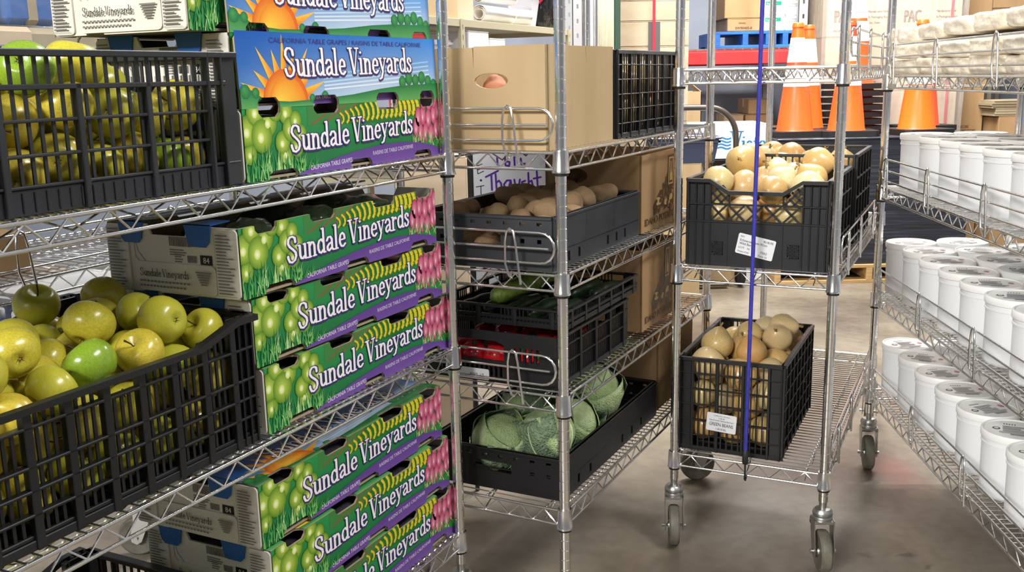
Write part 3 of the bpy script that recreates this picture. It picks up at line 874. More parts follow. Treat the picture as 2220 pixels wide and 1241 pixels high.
from mathutils import noise as _nz
bm = bmesh.new(); bmesh.ops.create_cube(bm, size=1); bmesh.ops.subdivide_edges(bm, edges=bm.edges[:], cuts=14, use_grid_fill=True)
for v in bm.verts:
    p = Vector((-GW_ / 2 + v.co.x * (GW_ - .016), GL_ / 2 + v.co.y * (GL_ - .016), .052 + v.co.z * .090))
    if v.co.z > .49: p.z += .012 * _nz.noise(p * 14) - .004
    v.co = p
mb = MB(); mb.bm(bm); ME['g_fill'] = mb.mesh('bagged_filling', M['liner'], 180)

def grape_box(label, fr, r, a, z, flap='flat', yaw=0.0, open_top=False):
    root = thing('grape_box', label, 'box', fr.at(r, a, z), -fr.ang + yaw, 'printed grape boxes stacked on the left rack')
    f = ob('front_panel', ME['g_front'], root); ob('print', ME['g_strip'], f)
    b = ob('back_panel', ME['g_back'], root, (-GW_, GL_, 0), (0, 0, PI)); ob('print', ME['g_strip'], b)
    for y, rz in ((0, 0), (GL_, PI)):
        e = ob('end_panel', ME['g_end'], root, (0 if rz == 0 else -GW_, y, 0), (0, 0, rz)); ob('print', ME['g_endart'], e)
        if rz == 0:
            lw = ob('end_flap', ME['g_low'], e, (-.228, -.0032, .003)); 
            w2 = ob('print', ME['g_lowart'], e, (-.228, -.0062, .003))
            for x in (-GW_, -.049):
                ob('corner_flap', ME['g_tab'], e, (x, -.0034, .002)); ob('print', ME['g_tabart'], e, (x, -.0064, .002))
            for x in (-.262, -.112):
                ob('locking_tab', ME['g_blue'], root, (x, -.0038, GH_ + .0008))
    ob('base', ME['g_base'], root)
    if not open_top: ob('bagged_filling', ME['g_fill'], root)
    if flap == 'up':
        fl = ob('lid_flap', ME['g_flap'], root, (0.0, 0, GH_), (0, -.03, 0)); ob('print', ME['g_flapart'], fl)
    elif flap == 'back':
        fl = ob('lid_flap', ME['g_flap'], root, (-GW_ + .002, GL_, GH_ - .001), (0, -PI / 2 + .12, PI)); ob('print', ME['g_flapart'], fl)
    elif flap == 'flat':
        fl = ob('lid_flap', ME['g_flap'], root, (-.002, 0, GH_ - .001), (0, -PI / 2 + .035, 0)); ob('print', ME['g_flapart'], fl)
    return root

e0 = .0035
grape_box('lowest blue sun-flapped grape box on the top shelf of the left rack', FA, -.016, -.613, ZA[0] + e0, 'up')
grape_box('second blue sun-flapped grape box on the top shelf, its flap cut by the frame', FA, -.030, -.611, ZA[0] + e0 + GH_ + .002, 'up')
grape_box('grape box with white end overhanging the upper crate of apples', FA, -.048, -.678, ZA[0] + e0 + 2 * GH_ + .004, 'none')
SB = (ZA[1] + e0, ZA[1] + e0 + .1215, ZA[1] + e0 + .243)
grape_box('bottom green grape box of three on the middle shelf', FA, -.016, -.607, SB[0], 'flat')
grape_box('middle green grape box of three on the middle shelf', FA, -.018, -.622, SB[1], 'flat')
grape_box('top green grape box of three on the middle shelf, holding bagged greens', FA, -.014, -.645, SB[2], 'back', open_top=True)
SB3 = (ZA[2] + e0, ZA[2] + e0 + .1215, ZA[2] + e0 + .243)
grape_box('bottom green grape box of three on the lowest shelf', FA, -.016, -.608, SB3[0], 'flat')
grape_box('middle green grape box of three on the lowest shelf', FA, -.017, -.622, SB3[1], 'flat')
grape_box('top green grape box of three on the lowest shelf, blue flap folded in', FA, -.026, -.632, SB3[2], 'flat')

# ------------------------------------------------------------------ plastic crates
def wall_side(root, name, L, pieces, plates, slats, m, loc, rz, slat_objs):
    mb = MB()
    for (x0, x1, z0, z1, y0, y1) in pieces: mb.box(x0, x1, y0, y1, z0, z1, .0012)
    for (outer, holes, y, t) in plates: mb.plate(outer, holes, (0, y, 0), (1, 0, 0), (0, 0, 1), -t)
    w = ob(name, mb.mesh(name, m), root, loc, (0, 0, rz))
    if slats:
        if slat_objs:
            cache = {}
            for (x0, x1, z0, z1, y0, y1) in slats:
                k = (round(x1 - x0, 4), round(z0, 4), round(z1, 4))
                if k not in cache:
                    sb = MB(); sb.box(0, x1 - x0, y0, y1, z0, z1); cache[k] = sb.mesh('slat', m)
                ob('slat', cache[k], w, (x0, 0, 0))
        else:
            sb = MB()
            for (x0, x1, z0, z1, y0, y1) in slats: sb.box(x0, x1, y0, y1, z0, z1)
            o = ob('slat_panel', sb.mesh('slat_panel', m), w); o['kind'] = 'stuff'
    return w

def crate(label, W, L, H, long_fn, short_fn, m, fr, r, a, z, yaw=0.0, near=(True, True, False, False), name='produce_crate'):
    """r,a = near-left bottom corner in the rack's frame; near: which of right, front, left, back walls get single slats"""
    root = thing(name, label, 'crate', fr.at(r, a, z), -fr.ang + yaw)
    for (nm, ln, fn, loc, rz, so) in (('side_wall', L, long_fn, (W, 0, 0), PI / 2, near[0]), ('end_wall', W, short_fn, (0, 0, 0), 0, near[1]),
                                      ('side_wall', L, long_fn, (0, L, 0), -PI / 2, near[2]), ('end_wall', W, short_fn, (W, L, 0), PI, near[3])):
        p_, pl_, s_ = fn(ln, H); wall_side(root, nm, ln, p_, pl_, s_, m, loc, rz, so)
    mb = MB(); mb.box(.004, W - .004, .004, L - .004, .002, .007)
    n = int(L / .05)
    for i in range(1, n): mb.box(.004, W - .004, L * i / n - .002, L * i / n + .002, .007, .010)
    ob('base', mb.mesh('base', m), root)
    return root

def bars(x0, x1, pitch, w, z0, z1, y0=.0015, y1=.0045):
    n = max(1, int(round((x1 - x0) / pitch))); out = []
    for i in range(1, n):
        c = x0 + (x1 - x0) * i / n; out.append((c - w / 2, c + w / 2, z0, z1, y0, y1))
    return out

def st_straight(L, H):      # straight rim, one row of short slots over three tall rows
    e = .062
    p = [(0, L, 0, .034, 0, .006), (0, L, H - .009, H, -.010, .008), (e * .4, L - e * .4, H - .050, H - .043, -.007, .006),
         (e, L - e, .072, .0765, -.005, .006), (e, L - e, .115, .1195, -.005, .006), (0, L, .034, .038, -.004, .006)]
    n = max(1, round((L - 2 * e) / .12))
    for i in range(0, n + 1):
        c = e + (L - 2 * e) * i / n; p.append((c - .0045, c + .0045, .0, H - .043, -.007, .006))
    for x in (0, L - .034): p.append((x, x + .034, .0, H, -.003, .008))
    for x in (.034, .062, L - .038, L - .066): p.append((x, x + .004, .0, H, -.010, .003))
    for i in range(int(L / .018)): p.append((.018 * i + .004, .018 * i + .0065, .004, .030, -.0025, .001))
    return p, [], bars(e, L - e, .0182, .0048, .030, H - .006)

def st_dip(L, H):           # corners stand up, rim dips between them
    e = .048; lo = H - .024
    out = [(0, H), (e, H), (e + .085, lo), (L - e - .085, lo), (L - e, H), (L, H), (L, H - .010), (L - e + .002, H - .010), (L - e - .082, lo - .009), (e + .082, lo - .009), (e - .002, H - .010), (0, H - .010)]
    p = [(0, L, 0, .014, -.004, .006), (0, L, .014, .020, -.001, .006)]
    for z in (.046, .078, .110, lo - .034): p.append((0, L, z, z + .0045, -.007, .006))
    n = max(2, round((L - 2 * e) / .064))
    for i in range(0, n + 1):
        c = e + (L - 2 * e) * i / n; t = min(1, max(0, min(c - e, L - e - c) / .085)); top = H - .005 - (H - lo) * t
        p.append((c - .0065, c + .0065, 0, top, -.007, .006))
    for x in (0, L - .0045): p.append((x, x + .0045, 0, H, -.007, .006))
    for x in (.016, .031, L - .0195, L - .0345): p.append((x, x + .0035, 0, H, -.007, .003))
    for x0, x1 in ((0, e), (L - e, L)): p.append((x0, x1, 0, H - .002, .0045, .008))
    sl = []
    for i in range(n):
        c0 = e + (L - 2 * e) * i / n; c1 = e + (L - 2 * e) * (i + 1) / n
        gap = i in (n // 2, 1)
        sl += bars(c0 + .005, c1 - .005, .0145, .0050, .014, (lo - .034) if gap else lo - .006)
    return p, [(out, [], -.006, -.014)], sl

AW = .40
crate('long straight-rimmed black crate of yellow apples on the top shelf of the left rack', AW, .60, .205, st_straight, st_straight, M['grey_plastic'], FA, -.018 - AW, -1.2225, ZA[0] + e0, near=(True, False, False, False))
crate('black crate with dipped rim heaped with yellow apples on the middle shelf', AW, .60, .220, st_dip, st_straight, M['black_plastic'], FA, -.018 - AW, -1.231, ZA[1] + e0, near=(True, False, False, False))
crate('black crate of apples on the lowest shelf of the left rack, mostly below the frame', AW, .60, .175, st_dip, st_straight, M['black_plastic'], FA, -.034 - AW, -1.26, ZA[2] + e0, near=(False, False, False, False))

def st_grid(L, H):          # ladder-like crate: strong uprights, thin cross bars
    e = .035
    p = [(0, L, 0, .012, -.003, .005), (0, L, H - .010, H, -.008, .006)]
    n = max(2, round((L - 2 * e) / .062))
    for i in range(n + 1):
        c = e + (L - 2 * e) * i / n; p.append((c - .0035, c + .0035, 0, H, -.005, .005))
    for k in range(1, 6): p.append((0, L, H * k / 6 - .0015, H * k / 6 + .0015, -.005, .005))
    for x0, x1 in ((0, e - .004), (L - e + .004, L)): p.append((x0, x1, 0, H, .0, .006))
    for x in (0, L - .004): p.append((x, x + .004, 0, H, -.007, .006))
    return p, [], bars(e, L - e, .0155, .0040, .008, H - .006)
crate('tall black lattice crate behind the plain kraft carton', .34, .445, .212, st_grid, st_grid, M['black_plastic'], FB, -.372, .392, ZB[0] + e0)

def st_lug_long(L, H):      # folding lug: recessed panels over a slotted foot band
    rects = []
    for i in range(3):
        a = .03 + (L - .06) * i / 3; b = .03 + (L - .06) * (i + 1) / 3; rects.append((a + .008, b - .008))
    holes = [[(L * k / 9 + .010, .012), (L * k / 9 + .022, .012), (L * k / 9 + .022, .034), (L * k / 9 + .010, .034)] for k in (1, 2, 5, 6, 7)]
    p = [(0, L, .040, .045, -.005, .002), (0, L, H - .007, H, -.008, .007)]
    for a, b in rects:
        p += [(a, b, .050, .054, -.003, .001), (a, b, H - .020, H - .016, -.003, .001), (a, a + .004, .050, H - .016, -.003, .001), (b - .004, b, .050, H - .016, -.003, .001), (a + .016, b - .016, .060, H - .026, -.0015, .001)]
    for x in (.0, .026, L - .030, L - .004, L / 3 - .002, 2 * L / 3 - .002): p.append((x, x + .004, .040, H, -.005, .002))
    return p, [([(0, 0), (L, 0), (L, H), (0, H)], holes, 0, -.005)], []
def st_lug_short(L, H):
    a, b = L * .36, L * .64
    holes = [[(a, H * .44), (b, H * .44), (b, H * .70), (a, H * .70)]]
    for k in range(8):
        x = .03 + (L - .06) * k / 7
        holes.append([(x - .006, H - .020), (x + .006, H - .020), (x + .006, H - .013), (x - .006, H - .013)])
    for k in (0, 1, 6, 7):
        x = .03 + (L - .06) * k / 7
        holes.append([(x - .005, H * .5), (x + .005, H * .5), (x + .005, H * .58), (x - .005, H * .58)])
    p = [(0, L, H - .007, H, -.008, .007), (0, L, .030, .034, -.004, .002), (0, L, .050, .053, -.003, .002)]
    for x in (.02, .06, L - .064, L - .024, 0, L - .004): p.append((x, x + .004, 0, H, -.004, .002))
    return p, [([(0, 0), (L, 0), (L, H), (0, H)], holes, 0, -.005)], []
lug = crate('slate grey folding lug heaped with brown potatoes', .345, .520, .118, st_lug_long, st_lug_short, M['lug_plastic'], FB, -.375, .020, ZB[1] + e0, name='folding_lug')
lug2 = crate('low black folding lug full of cabbages on the bottom shelf', .350, .640, .100, st_lug_long, st_lug_short, M['black_plastic'], FB, -.375, .040, ZB[3] + e0, name='folding_lug')
def lug_mark(root, y, z, w):
    a = Art(.03, .02)
    for i, ch in enumerate(('0', '8', '0')): plain_text(a, ch, .004 + .0075 * i, .004, .013, c8(206, 206, 206), 1)
    o = ob('white_mould_mark', a.build((0, 0, 0), (0, 1, 0), (0, 0, 1), 'white_mould_mark'), root, (w + .001, y, z)); return o
lug_mark(lug, .255, .012, .345); lug_mark(lug2, .31, .012, .35)

def st_veg(L, H):           # shallow vegetable crate with windows under the rim
    e = .03; p = [(0, L, 0, .012, -.003, .005), (0, L, H - .006, H, -.007, .006), (0, L, H - .030, H - .026, -.004, .005), (0, L, H * .42, H * .42 + .004, -.004, .005)]
    n = max(2, round((L - 2 * e) / .085))
    for i in range(n + 1):
        c = e + (L - 2 * e) * i / n; p.append((c - .005, c + .005, 0, H, -.005, .005))
    for x0, x1 in ((0, e), (L - e, L)): p.append((x0, x1, 0, H, 0, .006))
    return p, [], bars(e, L - e, .0095, .0048, .010, H - .028) + [b for b in bars(e, L - e, .0095, .0030, H - .028, H - .004) if int(b[0] / .06) % 2]
def st_veg_notch(L, H):
    e = .06; p = [(0, L, 0, .010, -.003, .005), (0, L, .046, .051, -.004, .005)]
    hole = [(e, .052), (L * .62, .052), (L * .62, H - .030), (L * .56, H - .022), (e + .03, H - .022), (e, H - .034)]
    low = [[(.04 + .0125 * k, .014), (.0465 + .0125 * k, .014), (.0465 + .0125 * k, .044), (.04 + .0125 * k, .044)] for k in range(14)]
    up = [[(L * .70 + .0135 * k, .056), (L * .70 + .007 + .0135 * k, .056), (L * .70 + .007 + .0135 * k, .088), (L * .70 + .0135 * k, .088)] for k in range(5)]
    for x in (0, .02, L - .024, L - .004): p.append((x, x + .004, 0, H, -.004, .004))
    return p, [([(0, 0), (L, 0), (L, H), (0, H)], [hole] + low + up, 0, -.005)], []
vc1 = crate('lower black vegetable crate of tomatoes on the third shelf', .345, .430, .120, st_veg, st_veg_notch, M['black_plastic'], FB, -.372, .030, ZB[2] + e0)
vc2 = crate('upper black vegetable crate of green squash on the third shelf', .345, .455, .046, st_veg, st_veg, M['black_plastic'], FB, -.372, .075, ZB[2] + e0 + .125)

def st_tote_end(L, H):      # tote with a hand hold, diamond lattice and a plain lower face
    e = .062; lo = H - .030
    out = [(0, H), (e, H), (e + .048, lo), (L - e - .048, lo), (L - e, H), (L, H), (L, H - .009), (L - e + .002, H - .009), (L - e - .046, lo - .010), (e + .046, lo - .010), (e - .002, H - .009), (0, H - .009)]
    holes = [[(x, .030), (x + .030, .030), (x + .030, .066), (x, .066)] for x in (e + .004, L - e - .034)]
    low = [(0, 0), (L, 0), (L, H * .50), (0, H * .50)]
    p = [(0, e, H * .5, H - .003, 0, .005), (L - e, L, H * .5, H - .003, 0, .005), (0, L, H * .50, H * .50 + .006, -.006, .005), (0, L, H * .70, H * .70 + .005, -.006, .005), (0, L, 0, .010, -.003, .004)]
    for x in (0, .020, .040, e - .003, L - e, L - .043, L - .023, L - .004): p.append((x, x + .004, 0, H - .003, -.007, .003))
    for x in (e + .044, L - e - .048): p.append((x, x + .004, 0, H * .50, -.004, .003))
    for x in (e + .046, L - e - .050): p.append((x, x + .004, H * .70, lo, -.005, .003))
    pl = [(out, [], -.006, -.013), (low, holes, 0, -.004)]
    def diag(x0, x1, z0, z1, n, zt=None):
        w = .0028
        s = (x1 - x0) / n; hgt = z1 - z0
        for i in range(-2, n + 1):
            for sg in (1, -1):
                a = (x0 + s * i, z0 if sg > 0 else z1); b = (x0 + s * i + hgt, z1 if sg > 0 else z0)
                if b[0] <= x0 or a[0] >= x1: continue
                if a[0] < x0: t = (x0 - a[0]) / hgt; a = (x0, a[1] + (b[1] - a[1]) * t)
                if b[0] > x1: t = (b[0] - x1) / hgt; b = (x1, b[1] - (b[1] - a[1]) * (b[0] - x1) / max(1e-6, b[0] - a[0]))
                if zt is not None:
                    za, zb = zt(a[0]), zt(b[0])
                    if a[1] > za + .004 and b[1] > zb + .004: continue
                    if b[1] > zb: b = (a[0] + (b[0] - a[0]) * .6, a[1] + (b[1] - a[1]) * .6)
                    if a[1] > za: a = (b[0] + (a[0] - b[0]) * .6, b[1] + (a[1] - b[1]) * .6)
                dx, dz = b[0] - a[0], b[1] - a[1]; l = math.hypot(dx, dz)
                if l < .004: continue
                nx, nz = -dz / l * w, dx / l * w
                pl.append(([(a[0] + nx, a[1] + nz), (a[0] - nx, a[1] - nz), (b[0] - nx, b[1] - nz), (b[0] + nx, b[1] + nz)], [], -.001, -.003))
    diag(e, L - e, H * .50 + .006, H * .70, 5)
    diag(e, e + .046, H * .70 + .004, H - .012, 2, lambda x: H - .008 - .030 * min(1, max(0, (x - e) / .048)))
    diag(L - e - .046, L - e, H * .70 + .004, H - .012, 2, lambda x: H - .008 - .030 * min(1, max(0, (L - e - x) / .048)))
    for x in (e + .004, L - e - .034): diag(x, x + .030, .030, .066, 3)
    return p, pl, []
def st_tote_side(L, H):
    p = [(0, L, 0, .010, -.003, .005), (0, L, H - .009, H, -.007, .006)]
    for k in (.25, .5, .72): p.append((0, L, H * k, H * k + .005, -.006, .005))
    n = max(2, round(L / .075))
    for i in range(n + 1):
        c = .004 + (L - .008) * i / n; p.append((c - .004, c + .004, 0, H, -.006, .005))
    p.append((0, L, 0, H * .25, .001, .005))
    return p, [], bars(0, L, .02, .005, H * .25, H - .004)
tote = crate('black tote with hand hold full of pale onions behind the blue cord', .358, .430, .232, st_tote_side, st_tote_end, M['black_plastic'], FM, .020, .030, ZM[1] + e0, name='onion_tote', near=(True, False, False, False))
tote2 = crate('second black tote of onions behind the first on the cart', .358, .385, .262, st_tote_side, st_tote_side, M['black_plastic'], FM, .030, .485, ZM[1] + e0, name='onion_tote', near=(False, False, False, False))
tall = crate('tall black lattice crate of onions labelled green beans on the bottom shelf', .278, .475, .268, st_grid, st_grid, M['black_plastic'], FM, .004, .035, ZM[2] + e0, name='onion_crate')

def paper_label(root, w, h, loc, tilt, lines, name='paper_label'):
    """a printed paper label facing -y"""
    mb = MB(); mb.prism(rr(w, h, .004), (0, 0, 0), (1, 0, 0), (0, 0, 1), -.0006)
    o = ob(name, mb.mesh(name, M['white_label']), root, loc, (0, tilt, 0))
    a = Art(w, h)
    for (s, x, y, hh, width) in lines: plain_text(a, s, x, y, hh, c8(46, 44, 48), 1, width=width)
    ob('print', a.build((0, -.0002, 0), (1, 0, 0), (0, 0, 1), 'print'), o)
    return o
paper_label(tote, .098, .054, (.128, -.0055, .040), .20, [('BDO', .006, .045, .004, .010), ('4518195', .066, .043, .006, .026), ('Echinacea, Plum Wom', .006, .034, .0064, .072), ('Wild Berry', .006, .025, .0064, .040), ('LOT:  16', .006, .015, .005, .03), ('7362', .064, .013, .006, .018), ('Product of USA', .006, .005, .004, .03), ('Case 1k', .060, .004, .005, .024)])
paper_label(tall, .082, .052, (.076, -.0070, .066), .06, [('California Grown', .018, .044, .003, .046), ('1106 B-', .032, .037, .0035, .018), ('Hand Sorted, Selected By Farm', .008, .030, .0042, .066), ('GREEN BEANS', .008, .016, .010, .066), ('1 BUSHEL', .026, .005, .0055, .030)])
paper_label(vc1, .110, .026, (.065, -.0062, .003), .0, [('PEPPERS FIELD', .006, .016, .004, .03), ('8207  17', .060, .006, .009, .036), ('PRODUCE', .006, .006, .004, .03)])

# ------------------------------------------------------------------ produce
def pack(n, rad, x0, x1, y0, y1, z0, rim, seed, slope=1.2, jitter=.08, iters=230, top=1.2):
    """drop n balls of mean radius rad into a bin and let them settle; above the rim the heap narrows"""
    g = np.random.default_rng(seed)
    r = rad * (1 + jitter * g.uniform(-1, 1, n))
    per = max(1, int((x1 - x0) * (y1 - y0) / (4 * rad * rad)))
    p = np.stack([g.uniform(x0 + rad, x1 - rad, n), g.uniform(y0 + rad, y1 - rad, n), z0 + rad + (np.arange(n) // per) * 1.9 * rad + g.uniform(0, rad, n)], 1)
    for it in range(iters):
        k = 1 - it / iters
        if it < iters * .85: p[:, 2] -= .0035 * (k + .15)
        for sub in range(2):
            d = p[:, None, :] - p[None, :, :]
            dist = np.sqrt((d * d).sum(2)) + np.eye(n)
            over = (r[:, None] + r[None, :]) - dist
            np.fill_diagonal(over, 0)
            over = np.maximum(over, 0)
            p += (d / dist[:, :, None] * over[:, :, None] * .32).sum(1)
            inset = np.minimum(np.maximum(0, p[:, 2] - (rim - .3 * rad)) * slope, .34 * min(x1 - x0, y1 - y0))
            lo, hi = x0 + r + inset, x1 - r - inset
            mid = (x0 + x1) / 2; p[:, 0] = np.clip(p[:, 0], np.minimum(lo, mid), np.maximum(hi, mid))
            lo, hi = y0 + r + inset, y1 - r - inset
            mid = (y0 + y1) / 2; p[:, 1] = np.clip(p[:, 1], np.minimum(lo, mid), np.maximum(hi, mid))
            p[:, 2] = np.maximum(p[:, 2], z0 + r)
    keep = p[:, 2] < rim + top * rad
    return p[keep], r[keep]

def pile_labels(P, r, top_label, low_label):
    """one label per member: those lying on top by row and order from the far end, the buried ones together"""
    n = len(P); out = [None] * n; rows = {}
    for i in range(n):
        d = np.hypot(P[:, 0] - P[i, 0], P[:, 1] - P[i, 1]); d[i] = 9
        if ((d < 1.25 * r[i]) & (P[:, 2] > P[i, 2] + .3 * r[i])).any(): out[i] = low_label
        else:
            k = int(min(2, max(0, (P[:, 0].max() - P[i, 0]) / max(1e-6, P[:, 0].max() - P[:, 0].min()) * 3)))
            rows.setdefault(k, []).append(i)
    for k, ids in rows.items():
        ids.sort(key=lambda i: -P[i, 1])
        for q, i in enumerate(ids):
            out[i] = top_label % (ORDN[q], ('right-hand', 'middle', 'left-hand')[k])
    return out
ORDN = ['first', 'second', 'third', 'fourth', 'fifth', 'sixth', 'seventh', 'eighth', 'ninth', 'tenth', 'eleventh', 'twelfth', 'thirteenth', 'fourteenth', 'fifteenth', 'sixteenth', 'seventeenth', 'eighteenth', 'nineteenth', 'twentieth', 'last but two', 'last but one', 'last', 'very last']

def noise_push(bm, amp, scale, seed, strength2=0.0):
    from mathutils import noise
    off = Vector((seed * 3.1, seed * 1.7, seed * .9))
    for v in bm.verts:
        n = v.co.normalized()
        v.co += n * (amp * noise.noise(n * scale + off) + strength2 * noise.noise(n * scale * 3 + off))

def ball(seg, rings, fn, mb=None):
    """lathe-like ball through fn(t) -> (radius, height), t in 0..1 from the bottom"""
    mb = mb or MB()
    mb.lathe([fn(i / rings) for i in range(rings + 1)], seg, caps=False)
    return mb

def apple_profile(t):
    a = PI * t; s, c = math.sin(a), -math.cos(a)
    r = s * (1.0 + .06 * c)
    z = .90 * c + .02
    z -= .40 * math.exp(-(s / .36) ** 2) * (1 if c > 0 else 0) ; z += .26 * math.exp(-(s / .30) ** 2) * (1 if c < 0 else 0)
    return (max(r, 1e-4), z)

def make_apple(kind):
    R0 = 1.0
    prof = [apple_profile(i / 18) for i in range(19)]
    mb = MB(); mb.lathe([(r, z) for r, z in prof], 24, caps=False)
    # five soft lobes round the flower end
    for i, (x, y, z) in enumerate(mb.v):
        t = math.atan2(y, x); k = 1 + .030 * math.cos(5 * t) * max(0, -z) + .02 * math.cos(2 * t + 1)
        mb.v[i] = (x * k, y * k, z)
    me = mb.mesh('apple', M[kind], 180)
    root = bpy.data.objects.new('apple', me); COL.objects.link(root); tag(root, 'x', 'apple')
    mb = MB(); mb.tube([(0, 0, .52), (.02, .0, .74), (.06, .02, .92), (.12, .03, 1.05)], [.035, .032, .036, .05], 6)
    ob('stem', mb.mesh('stem', M['stem'], 60), root)
    mb = MB()
    for k in range(5):
        t = 2 * PI * k / 5; c, s = math.cos(t), math.sin(t)
        mb._add([(c * .04 - s * .03, s * .04 + c * .03, -.66), (c * .04 + s * .03, s * .04 - c * .03, -.66), (c * .15, s * .15, -.78)], [(0, 1, 2)])
    ob('calyx', mb.mesh('calyx', M['stem']), root)
    return Proto(root)

AP = make_apple('apple'); AG = make_apple('apple_green')
def fill_apples(fr, r0, r1, a0, a1, z0, rim, n, rad, seed, label, green_label, group, slope=1.2, top=1.2):
    rg = random.Random(seed)
    P, rr_ = pack(n, rad, r0, r1, a0, a1, z0, rim, seed, slope, top=top)
    G = [rg.random() < .14 for _ in P]
    LY = pile_labels(P, rr_, 'apple on top in the ' + label + ', %s from far end, %s row', 'yellow-green apple low in the ' + label)
    for (x, y, z), r, g, lb in zip(P, rr_, G, LY):
        rot = (rg.uniform(-2.4, 2.4), rg.uniform(-1.6, 1.6), rg.uniform(0, 6.28))
        (AG if g else AP).place(fr.at(x, y, z), rot, ('bright green ' if g else 'golden yellow ') + lb if ' on top' in lb else (lb.replace('yellow-green', 'bright green') if g else lb), group + (', green ones' if g else ''), r)
fill_apples(FA, -.408, -.030, -1.212, -.640, ZA[0] + .014, ZA[0] + .186, 104, .0375, 11, 'upper apple crate', '', 'apples in the top shelf crate', .6, .35)
fill_apples(FA, -.408, -.032, -1.220, -.642, ZA[1] + .014, ZA[1] + .192, 128, .0378, 12, 'middle apple crate', '', 'apples in the middle shelf crate', .16, 1.45)
fill_apples(FA, -.424, -.048, -1.250, -.672, ZA[2] + .014, ZA[2] + .160, 104, .0375, 13, 'lowest apple crate', '', 'apples in the lowest shelf crate', .3, 1.5)

def make_onion():
    def prof(t):
        a = PI * t; s, c = math.sin(a), -math.cos(a)
        z = .90 * c
        if c > .55: z += (c - .55) ** 2 * 1.3
        if c < -.8: z -= (-.8 - c) * .4
        return (max(s, .03) * (1 - .10 * max(0, c - .5)), z)
    mb = ball(22, 16, prof)
    for i, (x, y, z) in enumerate(mb.v):
        t = math.atan2(y, x); k = 1 + .022 * math.cos(3 * t + .7) + .012 * math.cos(7 * t); mb.v[i] = (x * k, y * k, z)
    root = bpy.data.objects.new('onion', mb.mesh('onion', M['onion'], 180)); COL.objects.link(root); tag(root, 'x', 'onion')
    mb = MB(); mb.tube([(0, 0, .98), (.01, 0, 1.16), (.03, .03, 1.30), (.09, .05, 1.42)], [.16, .085, .06, .075], 8)
    for k in range(4):
        t = k * 1.6; mb.tube([(.05 * math.cos(t), .05 * math.sin(t), 1.2), (.12 * math.cos(t), .12 * math.sin(t), 1.42 + .05 * k)], [.03, .008], 5)
    ob('neck', mb.mesh('neck', M['onion_top'], 60), root)
    mb = MB()
    for k in range(7):
        t = k * .9; q = .05 + .02 * (k % 3); mb.tube([(.05 * math.cos(t), .05 * math.sin(t), -.94), (q * 1.8 * math.cos(t), q * 1.8 * math.sin(t), -1.04)], [.02, .008], 4)
    ob('root_tuft', mb.mesh('root_tuft', M['onion_top']), root)
    return Proto(root)
ON = make_onion()
def fill_onions(fr, r0, r1, a0, a1, z0, rim, n, rad, seed, label, group, slope, top=1.2):
    rg = random.Random(seed)
    P, rr_ = pack(n, rad, r0, r1, a0, a1, z0, rim, seed, slope, .12, top=top)
    for (x, y, z), r, lb in zip(P, rr_, pile_labels(P, rr_, 'onion on top in the ' + label + ', %s from far end, %s row', 'onion low in the ' + label)):
        ON.place(fr.at(x, y, z), (rg.uniform(-1.7, 1.7), rg.uniform(-1.7, 1.7), rg.uniform(0, 6.28)), lb, group, r * .97)
fill_onions(FM, .030, .368, .044, .450, ZM[1] + .016, ZM[1] + .215, 64, .0445, 21, 'front onion tote', 'onions in the front tote', .5, 1.0)
fill_onions(FM, .042, .376, .497, .858, ZM[1] + .016, ZM[1] + .270, 60, .0450, 22, 'rear onion tote', 'onions in the second tote', .8, -.2)
fill_onions(FM, .014, .272, .046, .500, ZM[2] + .016, ZM[2] + .262, 90, .0432, 23, 'green-beans crate', 'onions in the labelled crate', .4, .75)
fill_onions(FB, -.362, -.042, .404, .826, ZB[0] + .016, ZB[0] + .195, 40, .0440, 24, 'lattice crate behind carton', 'onions in the crate behind the carton', .8, -.3)

def make_potato(kind, seed, name, cat):
    bm = bmesh.new(); bmesh.ops.create_icosphere(bm, subdivisions=4, radius=1)
    for v in bm.verts:
        x, y, z = v.co; v.co = Vector((x * 1.42, y * .92, z * .84)); v.co.z += .10 * x * x
    noise_push(bm, .16, 1.3, seed, .03)
    mb = MB(); mb.bm(bm)
    root = bpy.data.objects.new(name, mb.mesh(name, M[kind], 180)); COL.objects.link(root); tag(root, 'x', cat)
    return Proto(root)
PO = [make_potato('potato', s, 'potato', 'potato') for s in (1, 2, 3)]
def fill_potatoes(protos, fr, r0, r1, a0, a1, z0, rim, n, rad, seed, label, group, slope, k=.86, top=1.2):
    rg = random.Random(seed)
    P, rr_ = pack(n, rad, r0, r1, a0, a1, z0, rim, seed, slope, .16, top=top)
    LY = pile_labels(P, rr_, label + ', on top, %s from far end, %s row', label + ', low down')
    for i, ((x, y, z), r, lb) in enumerate(zip(P, rr_, LY)):
        protos[i % len(protos)].place(fr.at(x, y, z), (rg.uniform(-.5, .5), rg.uniform(-.4, .4), rg.uniform(0, 6.28)), lb, group, r * k)
fill_potatoes(PO, FB, -.368, -.036, .030, .535, ZB[1] + .016, ZB[1] + .092, 110, .0335, 31, 'brown potato in the grey lug', 'potatoes in the folding lug', .9, .92, .95)

